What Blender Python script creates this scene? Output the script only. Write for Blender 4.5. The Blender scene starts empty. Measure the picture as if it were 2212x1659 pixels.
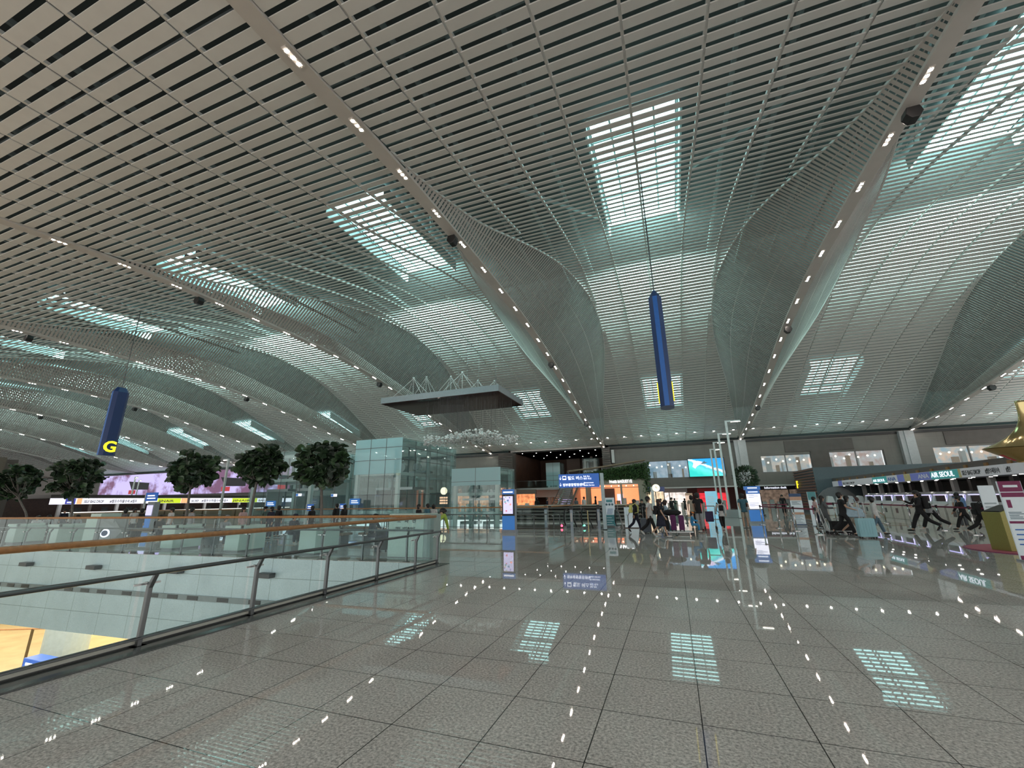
import bpy, bmesh, math, random
from mathutils import Vector, Matrix, Euler
random.seed(7)
S = bpy.context.scene
COL = S.collection
PI = math.pi
EYE = 1.45
# ------------------------------------------------------------------ camera frame
F = 900.0; CX, CY = 1106.0, 829.5
_v1 = Vector((1457-CX, 1075.4-CY, F))
_up = Vector((1055-CX, -F*F/251.0, F)).normalized()
_fw = (_v1-_up*_v1.dot(_up)).normalized()
_rt = _fw.cross(_up)
if _rt.x < 0: _rt = -_rt
RW = Matrix((_rt, _fw, _up))          # world = RW @ camera(x right, y down, z forward)
def ray(px, py): return RW @ Vector((px-CX, py-CY, F))
def onfloor(px, py, z=0.0):
    d = ray(px, py); t = (z-EYE)/d.z; return Vector((d.x*t, d.y*t, z))
def atY(px, py, Y):
    d = ray(px, py); t = Y/d.y; return Vector((d.x*t, Y, EYE+d.z*t))
def atX(px, py, X):
    d = ray(px, py); t = X/d.x; return Vector((X, d.y*t, EYE+d.z*t))
cam_d = bpy.data.cameras.new('camera'); cam = bpy.data.objects.new('camera', cam_d); COL.objects.link(cam)
M = Matrix(((RW[0][0], -RW[0][1], -RW[0][2], 0), (RW[1][0], -RW[1][1], -RW[1][2], 0), (RW[2][0], -RW[2][1], -RW[2][2], EYE), (0, 0, 0, 1)))
cam.matrix_world = M
cam_d.sensor_width = 36; cam_d.lens = 36*F/2212; cam_d.clip_end = 600; cam_d.clip_start = .05
S.camera = cam

# ------------------------------------------------------------------ materials
MATS = {}
def mat(name, col, rough=.5, metal=0.0, emit=0.0, ecol=None, var=.06, scale=8.0, spec=.5, alpha=1.0, bump=0.0):
    if name in MATS: return MATS[name]
    m = bpy.data.materials.new(name); m.use_nodes = True
    nt = m.node_tree; b = nt.nodes['Principled BSDF']
    b.inputs['Roughness'].default_value = rough; b.inputs['Metallic'].default_value = metal
    b.inputs['Specular IOR Level'].default_value = spec
    c = (col[0], col[1], col[2], 1)
    if var > 0:
        tc = nt.nodes.new('ShaderNodeTexCoord'); n = nt.nodes.new('ShaderNodeTexNoise'); n.inputs['Scale'].default_value = scale
        n.inputs['Detail'].default_value = 3
        r = nt.nodes.new('ShaderNodeValToRGB')
        r.color_ramp.elements[0].position = .3; r.color_ramp.elements[1].position = .7
        r.color_ramp.elements[0].color = tuple(x*(1-var) for x in c[:3])+(1,)
        r.color_ramp.elements[1].color = tuple(min(1, x*(1+var)) for x in c[:3])+(1,)
        nt.links.new(tc.outputs['Object'], n.inputs['Vector']); nt.links.new(n.outputs['Fac'], r.inputs['Fac'])
        nt.links.new(r.outputs['Color'], b.inputs['Base Color'])
        if bump:
            bp = nt.nodes.new('ShaderNodeBump'); bp.inputs['Strength'].default_value = bump
            nt.links.new(n.outputs['Fac'], bp.inputs['Height']); nt.links.new(bp.outputs['Normal'], b.inputs['Normal'])
    else: b.inputs['Base Color'].default_value = c
    if emit > 0:
        e = ecol or col
        b.inputs['Emission Color'].default_value = (e[0], e[1], e[2], 1); b.inputs['Emission Strength'].default_value = emit
    MATS[name] = m; return m
def glass(name, tint=(.85, .95, .92), mix=.16, body=.0):
    """thin pane: mostly see-through, mirror at grazing angles, a little tinted"""
    if name in MATS: return MATS[name]
    m = bpy.data.materials.new(name); m.use_nodes = True; nt = m.node_tree; nt.nodes.clear()
    o = nt.nodes.new('ShaderNodeOutputMaterial'); t = nt.nodes.new('ShaderNodeBsdfTransparent'); g = nt.nodes.new('ShaderNodeBsdfGlossy')
    t.inputs['Color'].default_value = tint+(1,); g.inputs['Roughness'].default_value = .02
    g.inputs['Color'].default_value = (.9, 1, .98, 1)
    ge = nt.nodes.new('ShaderNodeNewGeometry'); dp = nt.nodes.new('ShaderNodeVectorMath'); dp.operation = 'DOT_PRODUCT'
    nt.links.new(ge.outputs['Normal'], dp.inputs[0]); nt.links.new(ge.outputs['Incoming'], dp.inputs[1])
    def mth(op, a, b=None, c=None):
        n = nt.nodes.new('ShaderNodeMath'); n.operation = op; n.use_clamp = op in ('ADD', 'MULTIPLY_ADD')
        for i, v in enumerate((a, b, c)):
            if v is None: continue
            if isinstance(v, (int, float)): n.inputs[i].default_value = v
            else: nt.links.new(v, n.inputs[i])
        return n.outputs[0]
    fr = mth('POWER', mth('SUBTRACT', 1.0, mth('ABSOLUTE', dp.outputs['Value'])), 5)
    mx = nt.nodes.new('ShaderNodeMixShader')
    nt.links.new(mth('MULTIPLY_ADD', fr, .7, mix), mx.inputs[0])
    nt.links.new(t.outputs[0], mx.inputs[1]); nt.links.new(g.outputs[0], mx.inputs[2])
    last = mx.outputs[0]
    if body > 0:
        d = nt.nodes.new('ShaderNodeBsdfDiffuse'); d.inputs['Color'].default_value = (.58, .88, .93, 1)  # pale blue diffuse share, imitates sky reflected in the shaft glass
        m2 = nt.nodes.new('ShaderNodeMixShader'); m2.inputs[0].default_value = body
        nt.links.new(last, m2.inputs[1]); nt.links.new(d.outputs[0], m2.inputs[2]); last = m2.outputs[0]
    nt.links.new(last, o.inputs['Surface']); MATS[name] = m; return m
def granite(name, c1, c2, rough, px, py, ox, oy, joint=.006, jc=(.03, .03, .03), wob=.0, axis='XY', scale=120):
    m = bpy.data.materials.new(name); m.use_nodes = True; nt = m.node_tree; b = nt.nodes['Principled BSDF']
    N = nt.nodes.new; L = nt.links.new
    g = N('ShaderNodeNewGeometry'); sp = N('ShaderNodeSeparateXYZ'); L(g.outputs['Position'], sp.inputs[0])
    def mth(op, a, bb=None):
        n = N('ShaderNodeMath'); n.operation = op
        for i, v in enumerate((a, bb)):
            if v is None: continue
            if isinstance(v, (int, float)): n.inputs[i].default_value = v
            else: L(v, n.inputs[i])
        return n.outputs[0]
    def line(s, p, o):
        f = mth('FRACT', mth('DIVIDE', mth('SUBTRACT', s, o), p))
        d = mth('MINIMUM', f, mth('SUBTRACT', 1.0, f))
        return mth('LESS_THAN', mth('MULTIPLY', d, p), joint/2)
    ax = {'X': 0, 'Y': 1, 'Z': 2}
    l = mth('MAXIMUM', line(sp.outputs[ax[axis[0]]], px, ox), line(sp.outputs[ax[axis[1]]], py, oy))
    n = N('ShaderNodeTexNoise'); n.inputs['Scale'].default_value = scale; n.inputs['Detail'].default_value = 4; n.inputs['Roughness'].default_value = .7
    L(g.outputs['Position'], n.inputs['Vector'])
    n2 = N('ShaderNodeTexNoise'); n2.inputs['Scale'].default_value = 1.2; L(g.outputs['Position'], n2.inputs['Vector'])
    r = N('ShaderNodeValToRGB'); r.color_ramp.elements[0].position = .36; r.color_ramp.elements[1].position = .66
    r.color_ramp.elements[0].color = c1+(1,); r.color_ramp.elements[1].color = c2+(1,)
    L(n.outputs['Fac'], r.inputs['Fac'])
    mx0 = N('ShaderNodeMixRGB'); mx0.blend_type = 'MULTIPLY'; mx0.inputs[0].default_value = .25
    L(r.outputs['Color'], mx0.inputs[1]); L(n2.outputs['Fac'], mx0.inputs[2])
    mx = N('ShaderNodeMixRGB'); L(l, mx.inputs[0]); L(mx0.outputs[0], mx.inputs[1]); mx.inputs[2].default_value = jc+(1,)
    L(mx.outputs[0], b.inputs['Base Color']); b.inputs['Roughness'].default_value = rough; b.inputs['Specular IOR Level'].default_value = .36 if rough < .1 else .5
    MATS[name] = m; return m

PAINT = mat('white painted metal', (.56, .56, .55), .45, var=.03)
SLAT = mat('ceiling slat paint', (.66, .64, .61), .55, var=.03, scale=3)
BEAMM = mat('beam soffit paint', (.52, .48, .44), .4, var=.03, scale=3)
ROOFM = mat('dark roof void', (.045, .05, .05), .9)
TRUSSM = mat('truss steel', (.13, .15, .15), .6)
STEEL = mat('brushed steel', (.45, .46, .46), .3, .9)
DSTEEL = mat('dark steel', (.16, .17, .175), .35, .8)
WOOD = mat('varnished oak', (.42, .2, .075), .32, var=.2, scale=20)
BLACK = mat('black plastic', (.012, .012, .013), .35)
GLASS = glass('railing glass', (.92, .97, .975), .022)
GLASSP = glass('shaft glass', (.94, .98, .98), .05, .05)
SKYREFL = glass('painted sky shaft glass', (.75, .92, .95), .10, .6)  # strong pale blue body colour stands in for a bright sky reflection
STONE = granite('wall stone', (.17, .155, .14), (.215, .2, .18), .55, 1.8, .9, 0, .3, .012, (.1, .09, .08), axis='XZ', scale=30)
DSTONE = mat('dark wall cladding', (.085, .07, .062), .5, var=.12, scale=2)
FLOORM = granite('polished granite floor', (.36, .345, .33), (.98, .94, .90), .022, .657, .657, .01, .2, .0075, (.05, .05, .048), scale=50)
CURB = mat('dark granite border', (.10, .11, .11), .12, var=.25, scale=60)
ATRW = granite('atrium wall tile', (.50, .68, .74), (.68, .85, .90), .25, 1.32, .62, 0, -.5, .012, (.2, .28, .28), axis='XZ', scale=50)

# ------------------------------------------------------------------ mesh tools
class MB:
    def __init__(s): s.v = []; s.f = []; s.mi = []; s.cur = 0
    def quad(s, a, b, c, d): 
        i = len(s.v); s.v += [tuple(a), tuple(b), tuple(c), tuple(d)]; s.f.append((i, i+1, i+2, i+3)); s.mi.append(s.cur); return s
    def poly(s, pts):
        i = len(s.v); s.v += [tuple(p) for p in pts]; s.f.append(tuple(range(i, i+len(pts)))); s.mi.append(s.cur); return s
    def hexa(s, p):          # 8 points: bottom 4 ccw, top 4 ccw
        i = len(s.v); s.v += [tuple(q) for q in p]
        for f in ((0, 3, 2, 1), (4, 5, 6, 7), (0, 1, 5, 4), (1, 2, 6, 5), (2, 3, 7, 6), (3, 0, 4, 7)):
            s.f.append(tuple(i+k for k in f)); s.mi.append(s.cur)
        return s
    def box(s, x0, x1, y0, y1, z0, z1):
        return s.hexa([(x0, y0, z0), (x1, y0, z0), (x1, y1, z0), (x0, y1, z0), (x0, y0, z1), (x1, y0, z1), (x1, y1, z1), (x0, y1, z1)])
    def cbox(s, c, sx, sy, sz): return s.box(c[0]-sx/2, c[0]+sx/2, c[1]-sy/2, c[1]+sy/2, c[2]-sz/2, c[2]+sz/2)
    def prism(s, pts, ax, lo, hi):   # polygon in the plane normal to axis, extruded
        def mk(p, w):
            return {'x': (w, p[0], p[1]), 'y': (p[0], w, p[1]), 'z': (p[0], p[1], w)}[ax]
        n = len(pts); i = len(s.v); s.v += [mk(p, lo) for p in pts]+[mk(p, hi) for p in pts]
        s.f.append(tuple(i+k for k in reversed(range(n)))); s.f.append(tuple(i+n+k for k in range(n))); s.mi += [s.cur]*2
        for k in range(n):
            s.f.append((i+k, i+(k+1) % n, i+n+(k+1) % n, i+n+k)); s.mi.append(s.cur)
        return s
    def tube(s, pts, r, n=8, cap=True):
        pts = [Vector(p) for p in pts]; rr = r if isinstance(r, (list, tuple)) else [r]*len(pts)
        i0 = len(s.v); up = Vector((0, 0, 1)); prev = None
        for k, p in enumerate(pts):
            d = ((pts[min(k+1, len(pts)-1)]-p).normalized()+(p-pts[max(k-1, 0)]).normalized())
            d = d.normalized() if d.length > 1e-6 else Vector((0, 0, 1))
            a = prev if prev is not None else (Vector((1, 0, 0)) if abs(d.z) > .9 else up)
            u = (a-d*a.dot(d)).normalized(); w = d.cross(u); prev = u
            for j in range(n):
                t = 2*PI*j/n; s.v.append(tuple(p+u*math.cos(t)*rr[k]+w*math.sin(t)*rr[k]))
        for k in range(len(pts)-1):
            for j in range(n):
                a = i0+k*n+j; b = i0+k*n+(j+1) % n
                s.f.append((a, b, b+n, a+n)); s.mi.append(s.cur)
        if cap:
            s.f.append(tuple(i0+j for j in reversed(range(n)))); s.f.append(tuple(i0+(len(pts)-1)*n+j for j in range(n))); s.mi += [s.cur]*2
        return s
    def lathe(s, prof, c=(0, 0, 0), n=16, fn=None):
        i0 = len(s.v)
        for (r, z) in prof:
            for j in range(n):
                t = 2*PI*j/n; q = r*(fn(t, z) if fn else 1); s.v.append((c[0]+q*math.cos(t), c[1]+q*math.sin(t), c[2]+z))
        for k in range(len(prof)-1):
            for j in range(n):
                a = i0+k*n+j; b = i0+k*n+(j+1) % n
                s.f.append((a, b, b+n, a+n)); s.mi.append(s.cur)
        s.f.append(tuple(i0+j for j in reversed(range(n)))); s.f.append(tuple(i0+(len(prof)-1)*n+j for j in range(n))); s.mi += [s.cur]*2
        return s
    def ell(s, c, rx, ry, rz, n=12, m=8):
        prof = [(math.sin(PI*k/m) or .001, -math.cos(PI*k/m)) for k in range(m+1)]
        prof = [(max(r, .02), z) for r, z in prof]
        i = len(s.v); s.lathe(prof, (0, 0, 0), n)
        for k in range(i, len(s.v)):
            v = s.v[k]; s.v[k] = (c[0]+v[0]*rx, c[1]+v[1]*ry, c[2]+v[2]*rz)
        return s
    def build(s, name, mats, parent=None, smooth=False, bevel=0, loc=None, rz=0):
        me = bpy.data.meshes.new(name); me.from_pydata(s.v, [], s.f)
        for m in (mats if isinstance(mats, (list, tuple)) else [mats]): me.materials.append(m)
        me.polygons.foreach_set('material_index', s.mi)
        if smooth: me.polygons.foreach_set('use_smooth', [True]*len(s.f))
        me.update()
        o = bpy.data.objects.new(name, me); COL.objects.link(o)
        if parent: o.parent = parent
        if loc is not None: o.location = loc
        if rz: o.rotation_euler = (0, 0, rz)
        if bevel:
            b = o.modifiers.new('bevel', 'BEVEL'); b.width = bevel; b.segments = 2; b.limit_method = 'ANGLE'
        return o
def tag(o, label, cat, group=None, kind=None):
    o['label'] = label; o['category'] = cat
    if group: o['group'] = group
    if kind: o['kind'] = kind
    return o
def thing(name, loc, label, cat, rz=0, group=None):
    o = bpy.data.objects.new(name, None); COL.objects.link(o); o.location = loc; o.rotation_euler = (0, 0, rz)
    o.empty_display_size = .1
    return tag(o, label, cat, group)
def struct(o, label=None):
    o['kind'] = 'structure'
    if label: o['label'] = label
    return o
def copy_tree(o, parent=None):
    c = o.copy(); COL.objects.link(c)
    if parent: c.parent = parent
    for ch in [x for x in KIDS(o)]: copy_tree(ch, c)
    return c
def KIDS(o): return [x for x in bpy.data.objects if x.parent == o]
def text(body, size, loc, rot, m, parent, name='lettering', ext=.004, align='LEFT', sx=1.0, bold=0):
    cu = bpy.data.curves.new(name, 'FONT'); cu.body = body; cu.size = size; cu.extrude = ext; cu.align_x = align; cu.offset = bold
    cu.resolution_u = 3; cu.materials.append(m)
    o = bpy.data.objects.new(name, cu); COL.objects.link(o); o.location = loc; o.rotation_euler = rot; o.scale = (sx, 1, 1)
    if parent: o.parent = parent
    TEXTS.append(o)
    return o
TEXTS = []
FACE_S = (PI/2, 0, 0)              # text readable from -Y
def lerp_tab(t, x):
    if x <= t[0][0]: return t[0][1]
    for (a, b), (c, d) in zip(t, t[1:]):
        if x <= c:
            u = (x-a)/(c-a); return b+(d-b)*u
    return t[-1][1]
def smooth_tab(t, x, w=1.2): return (lerp_tab(t, x-w)+lerp_tab(t, x-w/2)+lerp_tab(t, x)+lerp_tab(t, x+w/2)+lerp_tab(t, x+w))/5

# ------------------------------------------------------------------ ceiling
BAY = 14.5; BX = .03; HALF = 7.25; PIT = .37
TZC = [(-15, 10.9), (5, 11.42), (8, 11.75), (9.5, 11.97), (11, 12.15), (13, 12.6), (15, 13.1), (18, 13.8), (21, 14.3), (24, 14.5), (27, 14.35), (30, 13.85), (33, 13.1), (36, 12.25), (40, 10.9), (45, 8.95), (48, 7.95), (50, 7.45), (64, 6.6)]
TZB = [(-15, 10.7), (5, 11.42), (8, 11.72), (10, 11.83), (15, 11.87), (20, 11.8), (23, 11.62), (27, 11.15), (31.5, 10.3), (35.4, 9.5), (39, 8.8), (45, 7.88), (50, 7.36), (64, 6.5)]
TW = [(-15, 7.05), (9.5, 7.0), (11, 6.8), (14, 6.5), (17, 5.5), (20, 4.65), (22.5, 4.25), (25.5, 3.82), (29, 3.7), (32, 3.9), (34.5, 4.3), (40, 5.4), (45, 6.2), (47, 6.6), (50, 7.0), (64, 7.0)]
ZC = lambda y: smooth_tab(TZC, y); ZB = lambda y: min(smooth_tab(TZB, y), ZC(y)); WW = lambda y: smooth_tab(TW, y, 1.0)
Y0, Y1 = -13.0, 50.0
def bar(mb, a, b, t, wdt, th):
    """plank from a to b, tangent t (unit), width wdt along t, thickness th"""
    a = Vector(a); b = Vector(b); t = Vector(t).normalized(); n = (b-a).normalized().cross(t).normalized()
    if n.z < 0: n = -n
    h = t*wdt/2; k = n*th
    mb.hexa([a-h, b-h, b+h, a+h, a-h+k, b-h+k, b+h+k, a+h+k])
ribx = [k*1.8125 for k in range(-3, 4)]
ms = MB(); y = Y0
while y < Y1:
    w = WW(y); z = ZC(y); sl = (ZC(y+.3)-ZC(y-.3))/.6
    tilt = max(-.62, min(.56, math.atan(sl)*(2.0 if sl > 0 else lerp_tab([(30, 1.7), (38, 1.2)], y))))
    t = (0, math.cos(tilt), math.sin(tilt))
    xs = [-w]+[r for r in ribx if abs(r) < w-.15]+[w]
    for a, b in zip(xs, xs[1:]):
        ga = .0 if a == -w else .03; gb = .0 if b == w else .03
        bar(ms, (a+ga, y, z), (b-gb, y, z), t, .262, .03)
    y += PIT
mr = MB()
for r in ribx:
    yy = Y0; prev = None
    while yy <= Y1:
        if abs(r) < WW(yy)-.12:
            p = (r, yy, ZC(yy)+.05)
            if prev: 
                mr.hexa([(r-.04, prev[1], prev[2]), (r+.04, prev[1], prev[2]), (r+.04, yy, p[2]), (r-.04, yy, p[2]),
                         (r-.04, prev[1], prev[2]+.09), (r+.04, prev[1], prev[2]+.09), (r+.04, yy, p[2]+.09), (r-.04, yy, p[2]+.09)])
            prev = p
        else: prev = None
        yy += 1.0
for sgn in (-1, 1):      # edge of the vault where the flank begins
    yy = 8.5; prev = None
    while yy <= 50:
        p = (sgn*(WW(yy)+.03), yy, ZC(yy)-.02)
        if prev: mr.hexa([(prev[0]-.03, prev[1], prev[2]), (prev[0]+.03, prev[1], prev[2]), (p[0]+.03, p[1], p[2]), (p[0]-.03, p[1], p[2]),
                          (prev[0]-.03, prev[1], prev[2]+.08), (prev[0]+.03, prev[1], prev[2]+.08), (p[0]+.03, p[1], p[2]+.08), (p[0]-.03, p[1], p[2]+.08)])
        prev = p; yy += .8
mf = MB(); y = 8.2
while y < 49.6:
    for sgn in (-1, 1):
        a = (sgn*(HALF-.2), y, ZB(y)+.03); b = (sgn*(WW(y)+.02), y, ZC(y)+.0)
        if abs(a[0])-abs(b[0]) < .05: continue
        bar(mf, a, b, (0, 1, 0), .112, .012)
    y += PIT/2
for sgn in (-1, 1):     # hangers behind the flank slats
    for u in (.33, .66):
        prev = None; yy = 9.0
        while yy < 49:
            a = Vector((sgn*(HALF-.2), yy, ZB(yy)+.1)); b = Vector((sgn*(WW(yy)), yy, ZC(yy)+.07)); p = a.lerp(b, u)
            if prev: mf.tube([prev, p], .02, 4, False)
            prev = p; yy += 1.0
o_s = o_r = o_f = None
bays = list(range(-10, 3))
def first_or_copy(o, x):
    if o.get('used') is None: o['used'] = 1; c = o
    else: c = o.copy(); COL.objects.link(c)
    c.location.x = x; return c
_x = 0
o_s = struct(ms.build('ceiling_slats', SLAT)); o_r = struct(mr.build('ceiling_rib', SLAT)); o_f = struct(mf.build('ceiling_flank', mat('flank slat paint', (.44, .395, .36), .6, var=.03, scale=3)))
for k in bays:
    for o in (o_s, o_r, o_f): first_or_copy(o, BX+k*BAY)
# beams
mb_ = MB(); yy = Y0
while yy < Y1:
    y2 = min(yy+1, Y1)
    za, zb = ZB(yy)-.05, ZB(y2)-.05
    for (x0, x1, dz, th) in ((-.22, .22, 0, .1),):
        mb_.hexa([(x0, yy, za), (x1, yy, za), (x1, y2, zb), (x0, y2, zb), (x0, yy, za+th), (x1, yy, za+th), (x1, y2, zb+th), (x0, y2, zb+th)])
    mb_.cur = 0; yy = y2
ob = struct(mb_.build('ceiling_beam', BEAMM))
beam_k = list(range(-10, 4))
BXs = {k: BX+HALF+(k-1)*BAY for k in beam_k}      # k=1 -> 7.28
for k in beam_k: first_or_copy(ob, BXs[k])
# downlights
LAMP = mat('warm lamp lens', (1, .93, .88), .3, emit=150, ecol=(1, .86, .76), var=0)
LAMPW = mat('white lamp lens', (1, 1, 1), .3, emit=70, ecol=(1, .93, .85), var=0)
beam_names = {1: 'beam right of the blue F sign', 0: 'beam left of the blue F sign', -1: 'second beam left of the F sign', -2: 'third beam left of the F sign', 2: 'beam above the gold sculpture', -3: 'fourth beam left of the F sign'}
fix0 = thing('ceiling_downlight', (0, 0, 0), 'x', 'light')
mh = MB().box(-.07, .07, -.27, .27, 0, .05); mh.build('housing', BEAMM, fix0)
for dy in (-.17, 0, .17): MB().lathe([(.04, -.008), (.04, .0)], (0, dy, 0), 12).build('lens', LAMP, fix0)
first = True
for k in (1, 0, -1, -2, 2, -3, -4, -5):
    n = 0; yy = 5.05
    while yy < 50:
        if (k in (2,) and yy < 30): yy += 2.13; continue
        o = fix0 if first else copy_tree(fix0)
        first = False
        sl = math.atan((ZB(yy+.4)-ZB(yy-.4))/.8)
        o.location = (BXs[k]+(.08 if k < 1 else -.06), yy, ZB(yy)-.085); o.rotation_euler = (sl, 0, 0)
        nm = beam_names.get(k, 'far left beams')
        o['label'] = 'triple downlight in the '+nm; o['group'] = 'downlights in the '+nm
        yy += 2.13*(1 if yy < 24 else 1)
spot0 = thing('ceiling_spotlight', (0, 0, 0), 'small round spotlight in the ceiling edge row above the far wall', 'light', group='spotlights above the far wall')
MB().lathe([(.13, 0), (.13, .04)], n=12).build('trim_ring', PAINT, spot0); MB().lathe([(.085, -.012), (.085, .0)], n=12).build('lens', LAMPW, spot0)
first = True
for k in range(-5, 3):
    for j in range(8):
        o = spot0 if first else copy_tree(spot0); first = False
        x = BX+k*BAY-HALF+(j+.5)*1.8125; o.location = (x, 47.6, ZC(47.6)-.06)
# speakers on the beams
def speaker_at(px, py, k, nm):
    y = None
    for i in range(300):
        Y = 5+i*.15; p = atX(px, py, BXs[k])
    y = p.y
    t = thing('speaker', (BXs[k]-(.0 if k > 0 else 0), y, ZB(y)-.16), nm, 'speaker', group='speakers on the ceiling beams')
    m = MB(); m.prism([(-.15, 0), (.15, 0), (.2, -.2), (.09, -.36), (-.09, -.36), (-.2, -.2)], 'y', -.15, .15); m.build('cabinet', BLACK, t, bevel=.015)
    MB().box(-.05, .05, -.05, .05, -.0, .04).build('bracket', DSTEEL, t)
for a in ((978, 507, 0, 'black speaker on the beam left of the F sign, highest up that beam'), (1190, 775, 0, 'black speaker halfway down the beam left of the F sign'),
          (1265, 905, 0, 'small black speaker at the lower end of the beam left of the F sign'), (1967, 240, 1, 'large black speaker near the top of the beam right of the F sign'),
          (1700, 702, 1, 'black speaker halfway down the beam right of the F sign'), (1635, 870, 1, 'small black speaker low on the beam right of the F sign'),
          (2137, 822, 2, 'black speaker on the beam above the gold sculpture'), (820, 826, -1, 'black speaker on the beam left of the hanging art panel'),
          (430, 650, -1, 'dim speaker high on the beam left of the hanging art panel'), (62, 730, -2, 'black speaker at the left picture edge high on its beam'),
          (533, 860, -2, 'black speaker on the beam above the tall leafy trees'), (290, 888, -3, 'black speaker just right of the blue G sign'), (85, 910, -4, 'black speaker left of the blue G sign')):
    speaker_at(*a)

# roof void above, skylights and trusses
TR = [(-15, 16.5), (10, 17.5), (28, 17.5), (52, 10.1)]
m = MB()
for (a, za), (b, zb) in zip(TR, TR[1:]): m.quad((-175, a, za+.3), (40, a, za+.3), (40, b, zb+.3), (-175, b, zb+.3))
struct(m.build('roof', ROOFM))
SKYM = mat('skylight glazing', (.6, .95, .95), .4, emit=6.0, ecol=(.52, .98, .97), var=0)
def rz_(y): return lerp_tab(TR, y)
mg = MB(); mg2 = MB(); mm = MB()
for (a, b, nn) in ((14.9, 22.8, 6), (42.4, 48.4, 4)):
    mg.quad((-1.8, a, rz_(a)+.12), (-1.8, b, rz_(b)+.12), (1.8, b, rz_(b)+.12), (1.8, a, rz_(a)+.12))
    for i in range(nn+1):
        y = a+(b-a)*i/nn; mm.box(-1.9, 1.9, y-.04, y+.04, rz_(y)-.02, rz_(y)+.1)
    for x in (-1.9, -.93, 0, .93, 1.9):
        z0, z1 = rz_(a), rz_(b); e = .04
        mm.hexa([(x-e, a, z0), (x+e, a, z0), (x+e, b, z1), (x-e, b, z1), (x-e, a, z0+.1), (x+e, a, z0+.1), (x+e, b, z1+.1), (x-e, b, z1+.1)])
    for x in (-1.95, 1.95):    # light well sides
        mm.hexa([(x-.04, a, rz_(a)-.7), (x+.04, a, rz_(a)-.7), (x+.04, b, rz_(b)-.7), (x-.04, b, rz_(b)-.7), (x-.04, a, rz_(a)), (x+.04, a, rz_(a)), (x+.04, b, rz_(b)), (x-.04, b, rz_(b))])
og = struct(mg.build('skylight_glazing', SKYM)); om = struct(mm.build('skylight_frame', mat('skylight frame', (.3, .36, .36), .5)))
for k in bays[3:]:
    for o in (og, om): first_or_copy(o, BX+k*BAY)
mt = MB()
for i in range(-5, 2):
    x = BX+i*BAY
    for (a, b) in (((x-6.5, 12, 14.0), (x-2.4, 21, 17)), ((x+6.5, 12, 14.0), (x+2.4, 19, 17))):
        mt.tube([a, b], .1, 6)
    for dx in (-7.2, -5.4, -3.6, 3.6, 5.4):
        mt.box(x+dx-.07, x+dx+.07, -8, 28, 16.2, 16.4)
for y in (-6, -3, 0, 3, 6, 9, 12): mt.box(-80, 30, y-.07, y+.07, 16.6, 16.8)
struct(mt.build('roof_truss', TRUSSM))

# ------------------------------------------------------------------ floors and the two openings
EX = -5.66           # edge of the near atrium
m = MB()
def slab(m, pts, z=0, th=.3): m.prism(pts, 'z', z-th, z)
FYL = lambda x: 9.55+(x+5.6)*.052      # slightly skewed far edge of the near atrium
slab(m, [(EX, -14), (32, -14), (32, 22.3), (-1.8, 22.3), (EX, 22.3)])
slab(m, [(-1.8, 22.3), (32, 22.3), (32, 64), (-1.8, 64)])
slab(m, [(-11.2, 30.2), (-1.8, 30.2), (-1.8, 64), (-11.2, 64)])
slab(m, [(EX, FYL(EX)), (EX, 21.6), (-30, 21.6), (-160, 21.6), (-160, FYL(-60)), (-60, FYL(-60))])
slab(m, [(-160, 21.6), (-27, 21.6), (-27, 64), (-160, 64)])
slab(m, [(-27, 38), (-11.2, 38), (-11.2, 64), (-27, 64)])
struct(m.build('floor', FLOORM))
m = MB(); m.box(-5.72, -5.25, -13, 9.6, .0, .012); m.box(-5.72, -5.6, -13, 9.6, -.5, .06)
struct(m.build('floor_border', CURB))
LIN = mat('pale metal nosing', (.6, .6, .54), .4)
struct(MB().box(-5.605, -5.56, -13, 9.5, .03, .06).build('trim_1', LIN))
# atrium walls
m = MB()
for (a, b) in ((-60, EX),):
    m.hexa([(a, FYL(a)-.02, -2.34), (b, FYL(b)-.02, -2.34), (b, FYL(b)+.3, -2.34), (a, FYL(a)+.3, -2.34), (a, FYL(a)-.02, -.01), (b, FYL(b)-.02, -.01), (b, FYL(b)+.3, -.01), (a, FYL(a)+.3, -.01)])
m.box(EX-.05, EX+.3, -13, 9.5, -2.34, -.31)
struct(m.build('wall_atrium', ATRW))
m = MB(); a, b = -60, EX
m.hexa([(a, FYL(a)-.05, -1.19), (b, FYL(b)-.05, -1.19), (b, FYL(b), -1.19), (a, FYL(a), -1.19), (a, FYL(a)-.05, -1.05), (b, FYL(b)-.05, -1.05), (b, FYL(b), -1.05), (a, FYL(a), -1.05)])
vb = struct(m.build('trim_2', mat('vent band', (.22, .27, .28), .4, .5)))
m = MB(); x = -26.0
while x < -6.2:
    for dz in (-1.155, -1.12, -1.085):
        m.hexa([(x, FYL(x)-.056, dz-.014), (x+.42, FYL(x+.42)-.056, dz-.014), (x+.42, FYL(x)-.04, dz-.014), (x, FYL(x)-.04, dz-.014), (x, FYL(x)-.056, dz+.014), (x+.42, FYL(x+.42)-.056, dz+.014), (x+.42, FYL(x)-.04, dz+.014), (x, FYL(x)-.04, dz+.014)])
    x += .8 if int(x*10) % 3 else 1.15
struct(m.build('trim_3', BLACK))
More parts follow.
